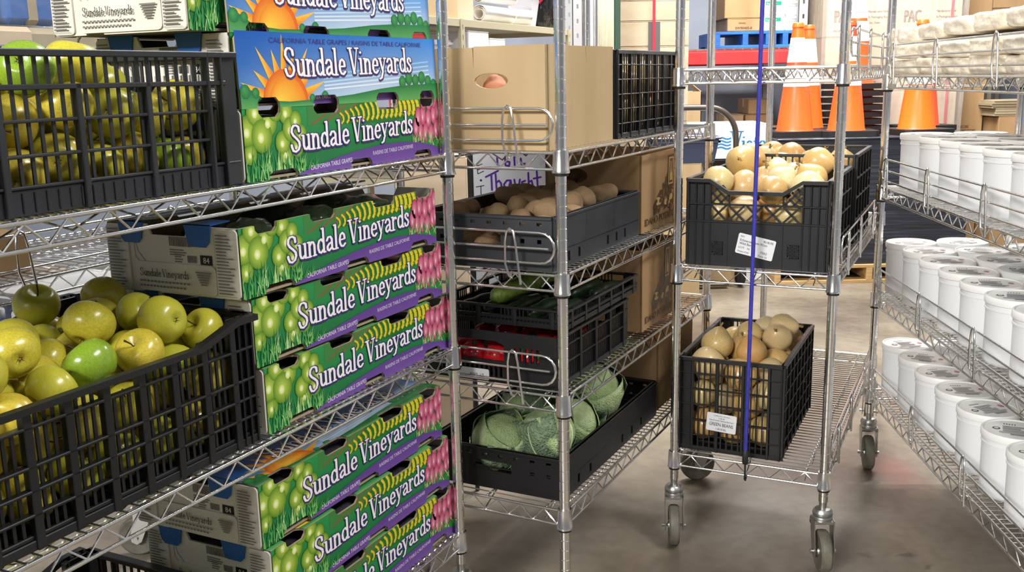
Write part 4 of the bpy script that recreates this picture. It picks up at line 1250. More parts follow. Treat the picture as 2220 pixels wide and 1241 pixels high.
# ---- cartons with hand holes
def oval(cx, cz, rx, rz, n=16): return [(cx + rx * math.cos(2 * PI * k / n), cz + rz * math.sin(2 * PI * k / n)) for k in range(n)]
def rect(w, h): return [(0, 0), (w, 0), (w, h), (0, h)]
def open_carton(label, fr, r, a, z, W, L, H, m, front_holes=(), side_holes=(), flaps=False, yaw=0.0, cuts=True, group=None):
    root = thing('carton', label, 'box', fr.at(r, a, z), -fr.ang + yaw, group)
    T_ = .005
    for nm, ln, loc, rz, hl in (('front_panel', W, (0, 0, 0), 0, front_holes), ('side_panel', L, (W, 0, 0), PI / 2, side_holes), ('back_panel', W, (W, L, 0), PI, ()), ('side_panel', L, (0, L, 0), -PI / 2, ())):
        mb = MB(); outer = [(0, 0), (ln, 0), (ln, H), (0, H)]
        if cuts and nm == 'front_panel': outer = [(0, 0), (ln, 0), (ln, H), (ln * .44 + .0012, H), (ln * .44, H - .048), (ln * .44 - .0012, H - .002), (0, H - .002)]
        if cuts and nm == 'side_panel' and rz > 0: outer = [(0, 0), (ln, 0), (ln, H - .042), (ln - .006, H - .044), (ln - .006, H), (ln * .55 + .0012, H), (ln * .56, H - .042), (ln * .55 - .0012, H - .001), (0, H - .001)]
        mb.plate(outer, [oval(*h_) for h_ in hl], (0, 0, 0), (1, 0, 0), (0, 0, 1), -T_)
        ob(nm, mb.mesh(nm, m), root, loc, (0, 0, rz))
    mb = MB(); mb.box(T_, W - T_, T_, L - T_, .001, .006); ob('base', mb.mesh('base', m), root)
    return root
open_carton('tall plain kraft carton with an oval hand hole holding sweet potatoes', FB, -.345, .010, ZB[0] + e0, .312, .368, .218, M['kraft'], front_holes=[(.180, .146, .0405, .0165)])
SP = [make_potato('sweet_potato', s, 'sweet_potato', 'sweet potato') for s in (7, 8)]
fill_potatoes(SP, FB, -.322, -.056, .032, .356, ZB[0] + .014, ZB[0] + .185, 62, .0420, 33, 'sweet potato in the kraft carton', 'sweet potatoes in the kraft carton', .2, .68, -.75)

ON.place(FB.at(-.125, .180, ZB[0] + .190), (1.4, .2, .5), 'single pale onion just showing above the tall kraft carton', None, .036)

def state_art(L, H):
    """brown woodcut: a hill of leaves, a framed tall state outline, the word line under it"""
    a = Art(L, H); k = c8(96, 74, 50); rg = random.Random(9); pale = c8(196, 164, 116)
    for i in range(240):
        t = rg.random(); x = L * (.30 + .62 * t); top = H * (.30 + .42 * min(1, t * 1.6)); y = H * .20 + rg.random() ** .7 * (top - H * .20)
        an = rg.uniform(.2, 2.9); q = rg.uniform(.006, .013)
        a.disc(x, y, q, q * .36, k, k, 1, 6, rot=an)
    for i in range(9):
        a.disc(L * rg.uniform(.35, .85), H * rg.uniform(.24, .36), .014, .009, pale, pale, 2, 9); a.disc(L * rg.uniform(.35, .85), H * rg.uniform(.24, .36), .010, .006, k, k, 3, 8)
    def fr_(x0, x1, y0, y1, c, l): a.add([(x0, y0), (x1, y0), (x1 + .004, y1), (x0 + .004, y1)], c, l)
    fr_(L * .64, L * .80, H * .50, H * .93, k, 4); fr_(L * .66, L * .78, H * .53, H * .90, pale, 5); fr_(L * .675, L * .765, H * .55, H * .88, k, 6)
    x, y, w, h = L * .695, H * .58, L * .06, H * .26
    a.add([(x, y), (x + w, y), (x + w, y + h * .34), (x, y + h * .34)], pale, 7)
    a.add([(x + .002, y + h * .34), (x + w, y + h * .34), (x + w * .62, y + h * .5), (x + w * .30, y + h * .62)], pale, 7)
    a.add([(x + w * .30, y + h * .55), (x + w * .62, y + h * .48), (x + w * .50, y + h), (x + w * .30, y + h)], pale, 7)
    plain_text(a, 'IDAHO POTATOES', L * .08, H * .075, .020, k, 4, width=L * .84, bold=.0015)
    return a
def idaho_carton(label, r, a, z, W, L, H, hole, yaw=0.0):
    root = open_carton(label, FB, r, a, z, W, L, H, M['kraft_dark'], front_holes=[hole] if hole else (), cuts=False, yaw=yaw)
    ob('print', state_art(L, H).build((W, 0, 0), (0, 1, 0), (0, 0, 1), 'print'), root)
    return root
idaho_carton('open printed potato carton with an oval hand hole behind the grey lug', -.300, .565, ZB[1] + e0, .272, .335, .205, (.085, .150, .036, .020))
fill_potatoes(PO, FB, -.290, -.038, .575, .892, ZB[1] + .014, ZB[1] + .200, 54, .0390, 34, 'potato in the printed carton', 'potatoes in the printed carton', .3, .8, -.6)
idaho_carton('printed potato carton standing behind the squash crates on the third shelf', -.300, .575, ZB[2] + e0, .272, .290, .222, None)
open_carton('plain brown carton behind the cabbages on the bottom shelf', FB, -.330, .720, ZB[3] + e0, .300, .33, .20, M['kraft_dark'], cuts=False)

# ---- cabbages
def make_cabbage():
    from mathutils import noise
    bm = bmesh.new(); bmesh.ops.create_icosphere(bm, subdivisions=4, radius=.93)
    for v in bm.verts: v.co.z *= .9
    noise_push(bm, .07, 1.8, 3, .02)
    mb = MB(); mb.bm(bm)
    root = bpy.data.objects.new('cabbage', mb.mesh('cabbage', M['cabbage'], 180)); COL.objects.link(root); tag(root, 'x', 'cabbage')
    def leaf(ang, tilt, spread, lift, seed):
        mb = MB(); nu, nv = 12, 12; vs = []
        for i in range(nu + 1):
            for j in range(nv + 1):
                u, v = i / nu, (j / nv - .5) * 2
                th = -1.25 + u * 2.15                 # climbs from the stalk end over the crown
                wv = spread * math.sin(min(1, u * 1.25 + .15) * PI * .62) * v
                rr_ = .965 + lift * max(0, u - .55) ** 1.5 * (.6 + .8 * abs(v)) + .035 * noise.noise(Vector((u * 4 + seed, v * 4, seed))) + .02 * math.sin(v * 13 + u * 5) * u * abs(v)
                p = Vector((math.cos(th) * math.cos(wv), math.sin(wv) * math.cos(th * .55), math.sin(th) * .9)) * rr_
                vs.append(p)
        fs = [(i * (nv + 1) + j, (i + 1) * (nv + 1) + j, (i + 1) * (nv + 1) + j + 1, i * (nv + 1) + j + 1) for i in range(nu) for j in range(nv)]
        mb._add(vs, fs); mb.xf(Euler((0, tilt, ang)).to_matrix().to_4x4())
        me = mb.mesh('leaf', M['cabbage_dark'] if lift > .3 else M['cabbage'], 180)
        o = ob('leaf', me, root)
        sol = o.modifiers.new('thick', 'SOLIDIFY'); sol.thickness = .02
        # pale midrib with side veins
        mb = MB(); base = [vs[i * (nv + 1) + nv // 2] * 1.012 for i in range(nu)]
        mb.tube(base, [.045 * (1 - i / nu) + .008 for i in range(nu)], 6)
        for i in range(2, nu - 2, 2):
            for sg in (1, -1): mb.tube([vs[(i + k) * (nv + 1) + nv // 2 + sg * k * 2] * 1.010 for k in range(0, 3)], [.014, .010, .006], 5)
        mb.xf(Euler((0, tilt, ang)).to_matrix().to_4x4())
        ob('leaf_vein', mb.mesh('leaf_vein', M['cabbage_vein'], 60), o)
    leaf(.2, .0, 1.15, .25, 1); leaf(2.2, .12, 1.1, .55, 2); leaf(3.9, -.05, 1.2, .20, 3); leaf(5.3, .15, 1.0, .7, 4)
    return Proto(root)
CB = make_cabbage()
for (r, a, z, rad, rot, lab) in (
        (-.225, .125, .088, .072, (.5, .3, .4), 'leafy dark cabbage nearest the lug front, below the third shelf'),
        (-.125, .170, .106, .072, (-.2, .25, 2.4), 'round pale cabbage behind the chrome post'),
        (-.245, .290, .100, .070, (.3, -.2, 4.0), 'crinkled green cabbage in the middle of the lug'),
        (-.125, .335, .080, .066, (.9, .2, 1.0), 'pale cabbage half hidden below the tallest one'),
        (-.130, .470, .122, .084, (.2, .75, 5.6), 'largest pale cabbage standing above the lug rim'),
        (-.270, .440, .080, .072, (.2, .1, 3.0), 'cabbage at the back of the low lug')):
    CB.place(FB.at(r, a, ZB[3] + z), (rot[0], rot[1], rot[2] - FB.ang), lab, 'cabbages in the low lug', rad)

# ---- squash and tomatoes
def make_squash(kind, name, cat):
    mb = MB(); n = 14
    pts = [(-1 + 2 * i / n, .05 * math.sin(i / n * 3), 0) for i in range(n + 1)]
    rs = [max(.02, .215 * (1 - abs(2 * i / n - 1) ** 5) ** .5 * (1 + .08 * math.sin(i))) for i in range(n + 1)]
    mb.tube(pts, rs, 16)
    root = bpy.data.objects.new(name, mb.mesh(name, M[kind], 180)); COL.objects.link(root); tag(root, 'x', cat)
    mb = MB(); mb.tube([(.97, .005, 0), (1.06, .01, 0), (1.10, .02, .01)], [.07, .05, .06], 7); ob('stem', mb.mesh('stem', M['stem'], 60), root)
    return Proto(root)
CU = make_squash('cucumber', 'cucumber', 'cucumber'); ZU = make_squash('cucumber_dark', 'zucchini', 'squash')
zc = ZB[2] + .128 + .013
CU.place(FB.at(-.200, .235, zc + .052), (0, -.22, -FB.ang + 1.05), 'light green cucumber lying across the upper vegetable crate', None, .110)
dark = [(-.30, .19, 1.4), (-.245, .195, 1.5), (-.19, .20, 1.55), (-.13, .195, 1.5), (-.075, .19, 1.6), (-.30, .41, 1.5), (-.245, .42, 1.45), (-.185, .42, 1.6), (-.125, .42, 1.5), (-.07, .42, 1.55)]
for q, (r, a, rz) in enumerate(dark):
    ZU.place(FB.at(r, a, zc + .006), (0, 0, -FB.ang + rz), 'dark squash in the upper vegetable crate, %s from the left, %s row' % (ORDN[q % 5], ('near', 'far')[q // 5]), 'dark squash in the upper crate', .085)
def make_tomato():
    mb = ball(20, 14, lambda t: (max(1e-3, math.sin(PI * t)), -.82 * math.cos(PI * t) - (.10 * math.exp(-(math.sin(PI * t) / .3) ** 2) if t > .5 else 0)))
    root = bpy.data.objects.new('tomato', mb.mesh('tomato', M['tomato'], 180)); COL.objects.link(root); tag(root, 'x', 'tomato')
    mb = MB()
    for k in range(5):
        t = 2 * PI * k / 5; c, s = math.cos(t), math.sin(t)
        mb._add([(-s * .08, c * .08, .76), (s * .08, -c * .08, .76), (c * .4, s * .4, .80)], [(0, 1, 2)])
    mb.tube([(0, 0, .72), (.02, 0, .9)], [.05, .04], 6)
    ob('calyx', mb.mesh('calyx', M['green_card']), root); return Proto(root)
TO = make_tomato()
rg = random.Random(4)
P, rr_ = pack(44, .033, -.362, -.044, .040, .34, ZB[2] + .016, ZB[2] + .085, 41, .1, top=.1)
LY = pile_labels(P, rr_, 'red tomato in the lower vegetable crate, %s from far end, %s row', 'red tomato low in the lower vegetable crate')
for (x, y, z), r, lb in zip(P, rr_, LY):
    TO.place(FB.at(x, y, z), (rg.uniform(-.8, .8), rg.uniform(-.8, .8), rg.uniform(0, 6)), lb, 'tomatoes in the lower crate', r)

# ---- bagged greens in the open top grape box
bm = bmesh.new(); bmesh.ops.create_icosphere(bm, subdivisions=4, radius=1)
noise_push(bm, .25, 2.2, 6, .10)
for v in bm.verts: v.co.z *= .62
mb = MB(); mb.bm(bm)
root = bpy.data.objects.new('bagged_greens', mb.mesh('bagged_greens', M['green_bag'], 180)); COL.objects.link(root); tag(root, 'x', 'produce bag')
BG = Proto(root)
for i, (r, a) in enumerate(((-.105, -.52), (-.105, -.34), (-.105, -.16), (-.205, -.51), (-.205, -.33), (-.205, -.15))):
    BG.place(FA.at(r, a, SB[2] + .060), (0, 0, i * 1.1), 'clear bag of greens in the open grape box, %s from near end, %s row' % (ORDN[i % 3], ('front', 'back')[i // 3]), 'bagged greens in the grape box', (.060, .075, .078))

# ------------------------------------------------------------------ white buckets
def make_bucket():
    rb, rt, H = .0695, .0725, .163
    mb = MB()
    mb.lathe([(0, 0), (rb - .006, 0), (rb, .006), (rb + .0005, .010), (rt - .001, H - .030), (rt + .0012, H - .029), (rt + .0012, H - .025), (rt, H - .024), (rt, H - .012), (rt - .003, H - .012), (rt - .004, .02)], 36, caps=False)
    root = bpy.data.objects.new('bucket', mb.mesh('bucket', M['bucket'], 40)); COL.objects.link(root); tag(root, 'x', 'bucket')
    mb = MB()
    mb.lathe([(rt + .0008, H - .014), (rt + .0030, H - .014), (rt + .0034, H - .012), (rt + .0034, H + .001), (rt + .0014, H + .0035), (rt - .002, H + .0035), (rt - .0045, H + .0008), (rt - .012, H + .0004), (0, H + .0004)], 36, caps=False)
    lid = ob('lid', mb.mesh('lid', M['lid'], 40), root)
    a = Art(.13, .13); g = c8(120, 120, 124); k = c8(70, 70, 74); rg = random.Random(2)
    for i in range(9):
        y = .088 - i * .006; w = .052 * rg.uniform(.75, 1.0)
        a.add([(.038, y), (.038 + w, y), (.038 + w, y - .0026), (.038, y - .0026)], (g, k)[i % 3 == 0], 1)
    a.add([(.030, .036), (.1, .036), (.1, .046), (.030, .046)], c8(168, 168, 172), 1)
    for i in range(16): a.add([(.055 + .0022 * i, .024), (.0562 + .0022 * i, .024), (.0562 + .0022 * i, .034), (.055 + .0022 * i, .034)], k, 1)
    a.disc(.024, .066, .009, .009, k, k, 1, 14); a.disc(.024, .066, .0055, .0055, c8(214, 214, 216), c8(214, 214, 216), 2, 12)
    a.disc(.110, .070, .007, .010, c8(196, 128, 132), c8(196, 128, 132), 1, 12)
    for i in range(5): a.add([(.040 + .006 * i, .100), (.043 + .006 * i, .100), (.043 + .006 * i, .106), (.040 + .006 * i, .106)], k, 1)
    ob('lid_print', a.build((-.065, -.065, H + .0006), (1, 0, 0), (0, 1, 0), 'lid_print'), lid)
    return Proto(root)
BK = make_bucket()
ORD = ['first', 'second', 'third', 'fourth', 'fifth', 'sixth', 'seventh', 'eighth']
SHN = ['top', 'second', 'third', 'bottom']
rg = random.Random(8)
for si, a0 in ((1, -.105), (2, -.020), (3, -.050)):
    for row, r in enumerate((.094, .252, .404)):
        for k in range(8):
            a = a0 - .1565 * k - (.0 if row < 2 else .125)
            if a < -1.33: continue
            nm = ('front', 'middle', 'rear')[row]
            BK.place(FR.at(r + rg.uniform(-.003, .003), a + rg.uniform(-.002, .002), ZR[si] + .0050), (0, 0, rg.uniform(-.8, .4)),
                     'white bucket, %s from the far end, %s row, %s shelf of the bucket rack' % (ORD[k], nm, {1: 'upper', 2: 'middle', 3: 'lowest'}[si]), 'white buckets on the right rack')

# ------------------------------------------------------------------ bagged bread on the top shelf
def make_pack(seed):
    from mathutils import noise
    bm = bmesh.new(); bmesh.ops.create_cube(bm, size=2); bmesh.ops.subdivide_edges(bm, edges=bm.edges[:], cuts=9, use_grid_fill=True)
    for v in bm.verts:
        p = v.co.copy(); q = 8.0
        n = (abs(p.x) ** q + abs(p.y) ** q + abs(p.z) ** q) ** (1 / q); p = p / n * 1.0
        d = noise.noise(p * 1.6 + Vector((seed, 0, 0))) * .09 + noise.noise(Vector((p.x * 5, p.y * 3, p.z * 9)) + Vector((seed, 3, 0))) * .045
        p += p.normalized() * d
        v.co = Vector((p.x * .092, p.y * .0930, p.z * .0238))
    mb = MB(); mb.bm(bm)
    root = bpy.data.objects.new('bread_bag', mb.mesh('bread_bag', M['bread'], 180)); COL.objects.link(root); tag(root, 'x', 'bread bag')
    mb = MB()      # loose gathered end of the bag, folded down
    n = 9; vs = []
    for i in range(6):
        for j in range(n):
            u = i / 5; t = -1 + 2 * j / (n - 1)
            vs.append((t * (.030 - .014 * math.sin(u * 2.4)), -.090 - .026 * u, .010 - .020 * u * u + .0030 * math.sin(j * 2.1 + i)))
    mb._add(vs, [(i * n + j, i * n + j + 1, (i + 1) * n + j + 1, (i + 1) * n + j) for i in range(5) for j in range(n - 1)])
    ob('bag_tail', mb.mesh('bag_tail', M['bread_tail'], 180), root)
    # clear film lying over the crumb, slightly proud and crumpled
    bm = bmesh.new(); bm.from_mesh(root.data)
    for v in bm.verts: v.co += v.co.normalized() * .0018 + Vector((0, 0, .0012 * noise.noise(v.co * 90)))
    mb = MB(); mb.bm(bm); ob('film', mb.mesh('film', M['film'], 180), root)
    return Proto(root)
BR = [make_pack(1), make_pack(5)]
i = 0
for layer in range(3):
    for col_ in range(6):
        for row in range(2):
            h = .0455
            a = -.085 - .198 * col_
            hh = ZR[0] + .027 + h * layer + (.004 * min(col_, 3) if layer == 2 else 0)
            ln = ('bottom', 'middle', 'top')[layer]
            BR[i % 2].place(FR.at(.105 + .190 * row + rg.uniform(-.005, .003), a + rg.uniform(-.004, .004), hh), (rg.uniform(-.03, .03), rg.uniform(-.03, .03), -FR.ang + rg.uniform(-.04, .04) + (PI if i % 3 == 0 else 0)),
                            'cream bagged bread, %s stack from the far end, %s layer, %s row' % (ORD[col_], ln, ('front', 'rear')[row]), 'bagged bread on the top shelf')
            i += 1

# ------------------------------------------------------------------ blue cord hooked to the cart
top = FM.at(.2165, -.040, 1.80); bot = FM.at(.2010, -.022, .292)
mb = MB(); mb.tube([bot, bot * .6 + top * .4, top], .0052, 10)
cord = ob('bungee_cord', mb.mesh('bungee_cord', M['blue_cord'], 60)); tag(cord, 'taut blue bungee cord hanging down the front of the onion cart', 'cord')
mb = MB(); mb.lathe([(.0062, -.022), (.0085, -.018), (.0085, .012), (.0062, .016)], 12, c=(bot.x, bot.y, bot.z))
b2 = FM.at(.200, -.016, ZM[2] - .036)
mb.tube([(bot.x, bot.y, bot.z - .02), tuple(FM.at(.2005, -.018, .25)), tuple(FM.at(.200, -.018, .225)), tuple(FM.at(.200, -.008, .218)), tuple(FM.at(.200, -.0, .224))], .0026, 8)
ob('cord_hook', mb.mesh('cord_hook', M['dark_rubber'], 50), cord)

# ------------------------------------------------------------------ background: cones on a wrapped pallet
def slab_ring(mb, x0, x1, y0, y1, z0, z1): mb.box(x0, x1, y0, y1, z0, z1, .008)
def make_pallet(label, loc, rz, W, L, m, z=0.0, group=None):
    root = thing('pallet', label, 'pallet', (loc[0], loc[1], z), rz, group)
    tb = MB(); tb.box(-W / 2, W / 2, -.045, .045, .095, .115, .002); tm = tb.mesh('deck_board', m)
    n = 7
    for i in range(n):
        y = -L / 2 + .045 + (L - .09) * i / (n - 1); ob('deck_board', tm, root, (0, y, 0))
        if i % 3 == 0: ob('bottom_board', tm, root, (0, y, -.095))
    sb = MB(); sb.box(-.02, .02, -L / 2, L / 2, .020, .095, .002); sm = sb.mesh('stringer', m)
    for x in (-W / 2 + .02, 0, W / 2 - .02): ob('stringer', sm, root, (x, 0, 0))
    return root
make_pallet('pale wooden pallet under the black-wrapped load', (2.22, 6.55), 0, 1.18, 1.10, M['pallet_wood'])
def wrapped_block(name, label, x0, x1, y0, y1, z0, z1, m, cat, amp=.014):
    from mathutils import noise
    bm = bmesh.new(); bmesh.ops.create_cube(bm, size=1); bmesh.ops.subdivide_edges(bm, edges=bm.edges[:], cuts=22, use_grid_fill=True)
    for v in bm.verts:
        p = Vector((x0 + (v.co.x + .5) * (x1 - x0), y0 + (v.co.y + .5) * (y1 - y0), z0 + (v.co.z + .5) * (z1 - z0)))
        side = max(abs(v.co.x), abs(v.co.y)) > .499
        if side and abs(v.co.z) < .499:
            d = amp * (noise.noise(Vector((p.x * 3, p.y * 3, p.z * 22))) + .5 * noise.noise(Vector((p.x * 9, p.y * 9, p.z * 50))))
            if abs(v.co.x) > .499: p.x += math.copysign(d, v.co.x)
            if abs(v.co.y) > .499: p.y += math.copysign(d, v.co.y)
        v.co = p
    mb = MB(); mb.bm(bm)
    return tag(ob(name, mb.mesh(name, m, 60)), label, cat)
wb = wrapped_block('wrapped_load', 'pallet load bound in black stretch film beneath the traffic cones', 1.63, 2.80, 6.02, 7.08, .116, .885, M['wrap_black'], 'wrapped load')
mb = MB(); mb.box(1.62, 2.82, 6.0, 7.1, .886, .897, .003); ob('top_sheet', mb.mesh('top_sheet', M['wrap_black']), wb)

def make_cone():
    H, r0, r1 = .66, .112, .030
    def rr_(z): return r0 + (r1 - r0) * z / H
    mb = MB(); mb.lathe([(rr_(.0) + .008, .0), (rr_(.01), .012), (rr_(.275), .275)], 28, caps=False)
    root = bpy.data.objects.new('traffic_cone', mb.mesh('traffic_cone', M['cone_orange'], 40)); COL.objects.link(root); tag(root, 'x', 'traffic cone')
    mb = MB(); mb.lathe([(rr_(.275) + .0012, .275), (rr_(.402) + .0012, .402)], 28, caps=False); ob('reflective_band', mb.mesh('reflective_band', M['cone_white'], 40), root)
    mb = MB(); mb.lathe([(rr_(.402), .402), (rr_(.422), .422)], 28, caps=False); ob('orange_gap', mb.mesh('orange_gap', M['cone_orange'], 40), root)
    mb = MB(); mb.lathe([(rr_(.422) + .0012, .422), (rr_(.570) + .0012, .570)], 28, caps=False); ob('reflective_band', mb.mesh('reflective_band', M['cone_white'], 40), root)
    mb = MB(); mb.lathe([(rr_(.570), .570), (rr_(H - .03), H - .03), (rr_(H - .03) + .004, H - .026), (rr_(H) + .004, H - .006), (rr_(H), H), (rr_(H) - .006, H), (rr_(H) - .006, H - .02)], 28, caps=False); ob('cone_tip', mb.mesh('cone_tip', M['cone_orange'], 40), root)
    mb = MB(); mb.plate([(-.17, -.14), (-.14, -.17), (.14, -.17), (.17, -.14), (.17, .14), (.14, .17), (-.14, .17), (-.17, .14)], [oval(0, 0, .108, .108, 20)], (0, 0, -.030), (1, 0, 0), (0, 1, 0), .034)
    ob('rubber_base', mb.mesh('rubber_base', M['dark_rubber'], 30), root)
    return Proto(root)
CN = make_cone()
zt = .8985 + .030
for (x, y, rz, lab) in ((1.80, 6.28, .1, 'orange cone with white bands left of the black base stack'), (1.965, 6.60, .5, 'banded orange cone standing just behind the leftmost one'),
                        (2.105, 6.22, -.1, 'tall banded orange cone in front of the stacked black bases'), (2.545, 6.22, .2, 'orange cone behind the bread bags, in front of its pair'),
                        (2.735, 6.62, .3, 'orange cone rearmost behind the bread bags')):
    CN.place((x, y, zt), (0, 0, rz), lab, 'traffic cones on the wrapped load', 1.0)
# a nest of cones: each ring of the stack is the base of one more cone
for k in range(7):
    CN.place((2.315 + .006 * (k % 2), 6.70, zt + .046 * k), (0, 0, .25 + .05 * (k % 3)), 'orange cone nested in the stack, base %s from the bottom' % ORD[k], 'nested traffic cones', 1.0)

# ------------------------------------------------------------------ closed cartons in the background
def text_art(w, h, lines):
    a = Art(w, h)
    for (s, x, y, hh, width, col) in lines: plain_text(a, s, x, y, hh, col, 1, width=width, bold=hh * .10)
    return a
BRN = c8(104, 78, 56); GRY = c8(110, 96, 84)
def carton(label, x0, x1, y0, y1, z0, z1, m, lines=(), tape=True, name='carton', rz=0.0, group=None, extra=None):
    cx, cy = (x0 + x1) / 2, (y0 + y1) / 2; W, L, H = x1 - x0, y1 - y0, z1 - z0
    root = thing(name, label, 'box', (cx, cy, z0), rz, group)
    mb = MB(); mb.box(-W / 2, W / 2, -L / 2, L / 2, 0, H - .004, .004); ob('body', mb.mesh('body', m), root)
    fb = MB(); fb.box(-W / 2, W / 2, -L / 2, -.001, H - .004, H, .001); fm = fb.mesh('top_flap', m)
    ob('top_flap', fm, root); ob('top_flap', fm, root, (0, 0, 0), (0, 0, PI))
    if tape:
        tb = MB(); tb.box(-W / 2 - .0008, W / 2 + .0008, -.024, .024, H + .0002, H + .0012); tb.box(-W / 2 - .0010, -W / 2 - .0002, -.024, .024, H - .06, H + .0012)
        ob('tape', tb.mesh('tape', M['kraft_pale']), root)
    if lines:
        ob('print', text_art(W, H, lines).build((-W / 2, -L / 2, 0), (1, 0, 0), (0, 0, 1), 'print', .0004), root)
    if extra:
        a = Art(W, H); extra(a, W, H); ob('print', a.build((-W / 2, -L / 2, 0), (1, 0, 0), (0, 0, 1), 'print', .0004), root)
    return root
def pac_lines(W, H):
    return [('PAC', W * .10, H * .18, .085, W * .26, BRN), ('Manufacturer Panel', W * .60, H * .30, .016, W * .30, GRY), ('St Packaging Road', W * .60, H * .23, .016, W * .32, GRY), ('City, State', W * .60, H * .16, .016, W * .18, GRY), ('IMPORTANT', W * .10, H * .06, .014, W * .2, GRY)]
make_pallet('wooden pallet under the large cartons behind the cones', (2.66, 7.42), 0, 1.10, .95, M['pallet_wood'])
for (x0, x1, z0, z1, lab) in ((2.20, 2.66, .117, .640, 'large kraft carton, lowest left behind the cones'), (2.20, 2.66, .640, 1.150, 'large kraft carton, middle left behind the cones'), (2.20, 2.66, 1.150, 1.518, 'large printed carton behind the nested cone stack'), (2.20, 2.67, 1.520, 2.05, 'topmost printed carton above the cones, cut by the frame'),
                              (2.67, 3.13, .117, .640, 'large kraft carton, lowest right with red strap'), (2.67, 3.13, .640, 1.150, 'large kraft carton, middle right with red strap'), (2.67, 3.13, 1.150, 1.510, 'printed kraft carton above the bread bags with red strap'), (2.68, 3.13, 1.512, 2.05, 'topmost kraft carton with red strap above the bread bags')):
    W, H = x1 - x0, z1 - z0
    carton(lab, x0, x1, 7.0, 7.8, z0, z1, M['kraft_pale'], lines=[(s, x, (y if z0 != 1.512 and z0 != 1.52 else y), h_, w_, c_) for (s, x, y, h_, w_, c_) in pac_lines(W, H)] if z0 > 1.0 else (), group='large cartons behind the cones')
mb = MB(); mb.box(3.050, 3.068, 6.990, 6.9935, .12, 2.05); mb.box(3.050, 3.068, 6.990, 7.805, 2.052, 2.056); mb.box(3.050, 3.068, 7.8015, 7.805, .12, 2.05)
tag(ob('binding_strap', mb.mesh('binding_strap', M['red_strap'])), 'red strap round the cartons behind the bread bags', 'strap')
wr = wrapped_block('stretch_wrap', 'clear stretch film around the large cartons, seen beside the cones', 2.165, 3.16, 6.975, 7.84, .12, 2.05, M['wrap_clear'], 'stretch wrap', .01)
carton('tan carton with a small label, right of the strapped stack', 3.20, 3.42, 7.2, 7.7, .0, 1.16, M['kraft_dark'], lines=[('HANDLE CARE', .02, .87, .02, .10, BRN), ('KEEP DRY STORE', .02, .84, .02, .15, BRN)])
carton('upper tan carton above the right end of the bread', 3.225, 3.43, 7.2, 7.7, 1.162, 1.80, M['kraft_dark'])
carton('wide carton at the right edge above the bread', 3.70, 4.0, 7.75, 8.2, 1.461, 1.730, M['kraft_dark'])
carton('carton on top at the right edge above the bread', 3.70, 3.98, 7.75, 8.2, 1.732, 2.0, M['kraft_dark'])
# flattened card stack on a low table of cartons
carton('brown carton carrying the flattened cardboard', 3.44, 3.86, 7.0, 7.6, .0, .955, M['kraft_dark'])
rgk = random.Random(12)
for k in range(6):
    mb = MB(); w0 = rgk.uniform(-.02, .03); mb.box(3.40 + w0, 3.84 + w0 * .5, 7.0, 7.5, .957 + .018 * k, .970 + .018 * k, .002)
    mb.box(3.40 + w0, 3.62, 6.995 + w0 * .2, 7.3, .9702 + .018 * k, .9745 + .018 * k, .001)
    tag(ob('flattened_box', mb.mesh('flattened_box', M['kraft_grey'])), 'flattened cardboard sheet, %s from the bottom of the pile' % ORD[k], 'cardboard', 'flattened cardboard under the bread shelf')
mb = MB(); mb.box(3.70, 4.0, 7.75, 8.2, 1.41, 1.459, .003)
for x in (3.72, 3.98):
    for y in (7.77, 8.18): mb.box(x - .015, x + .015, y - .015, y + .015, 0, 1.41)
tag(ob('steel_shelf', mb.mesh('steel_shelf', M['beige_steel'])), 'beige steel shelf carrying the cartons at the right edge', 'shelf')

# ------------------------------------------------------------------ red pallet rack with the blue pallet
rk = thing('pallet_rack', 'red steel pallet rack behind the onion cart', 'rack', (0, 0, 0))
YB = 7.20
for y in (YB, YB + .95):
    mb = MB(); mb.box(.54, 2.06, y, y + .05, 1.352, 1.444, .006); mb.box(.54, 2.06, y + .008, y + .042, 1.444, 1.454, .002); ob('beam', mb.mesh('beam', M['red_paint']), rk)
    for x in (.468, 2.062):
        mb = MB(); mb.plate([(0, 0), (.07, 0), (.07, 3.0), (0, 3.0)], [[(.028, .06 + .1 * k), (.042, .06 + .1 * k), (.042, .09 + .1 * k), (.028, .09 + .1 * k)] for k in range(29)], (x, y, 0), (1, 0, 0), (0, 0, 1), -.004)
        mb.box(x, x + .004, y, y + .05, 0, 3.0); mb.box(x + .066, x + .07, y, y + .05, 0, 3.0)
        ob('upright', mb.mesh('upright', M['grey_steel']), rk)
mb = MB()
for k in range(23): mb.box(.57 + .065 * k, .576 + .065 * k, YB + .01, YB + .99, 1.455, 1.460)
for k in range(12): mb.box(.55, 2.05, YB + .03 + .08 * k, YB + .036 + .08 * k, 1.460, 1.465)
dk = ob('wire_decking', mb.mesh('wire_decking', M['zinc']), rk); dk['kind'] = 'stuff'
make_pallet('blue pallet on the red rack beam', (1.70, YB + .33), 0, .44, .60, M['blue_paint'], 1.466)
carton('lower tan carton on the blue pallet', 1.575, 1.812, YB + .06, YB + .6, 1.583, 1.672, M['kraft_dark'], lines=[('FRAGILE', .08, .052, .010, .05, BRN), ('SW9040S-8', .055, .014, .018, .12, BRN)], tape=False)
carton('upper tan carton on the blue pallet, cut by the frame', 1.555, 1.825, YB + .07, YB + .6, 1.674, 1.95, M['kraft_dark'])
def paper_box(a, W, H):
    a.add([(.008, H * .58), (W - .03, H * .58), (W - .03, H * .82), (.008, H * .82)], c8(24, 140, 108), 1)
    plain_text(a, 'Copy Paper', .014, H * .63, H * .12, c8(240, 244, 240), 2, width=W * .5)
    for k in range(4): a.add([(.008, H * (.12 + .08 * k)), (W * .7, H * (.12 + .08 * k)), (W * .7, H * (.15 + .08 * k)), (.008, H * (.15 + .08 * k))], c8(176, 180, 178), 1)
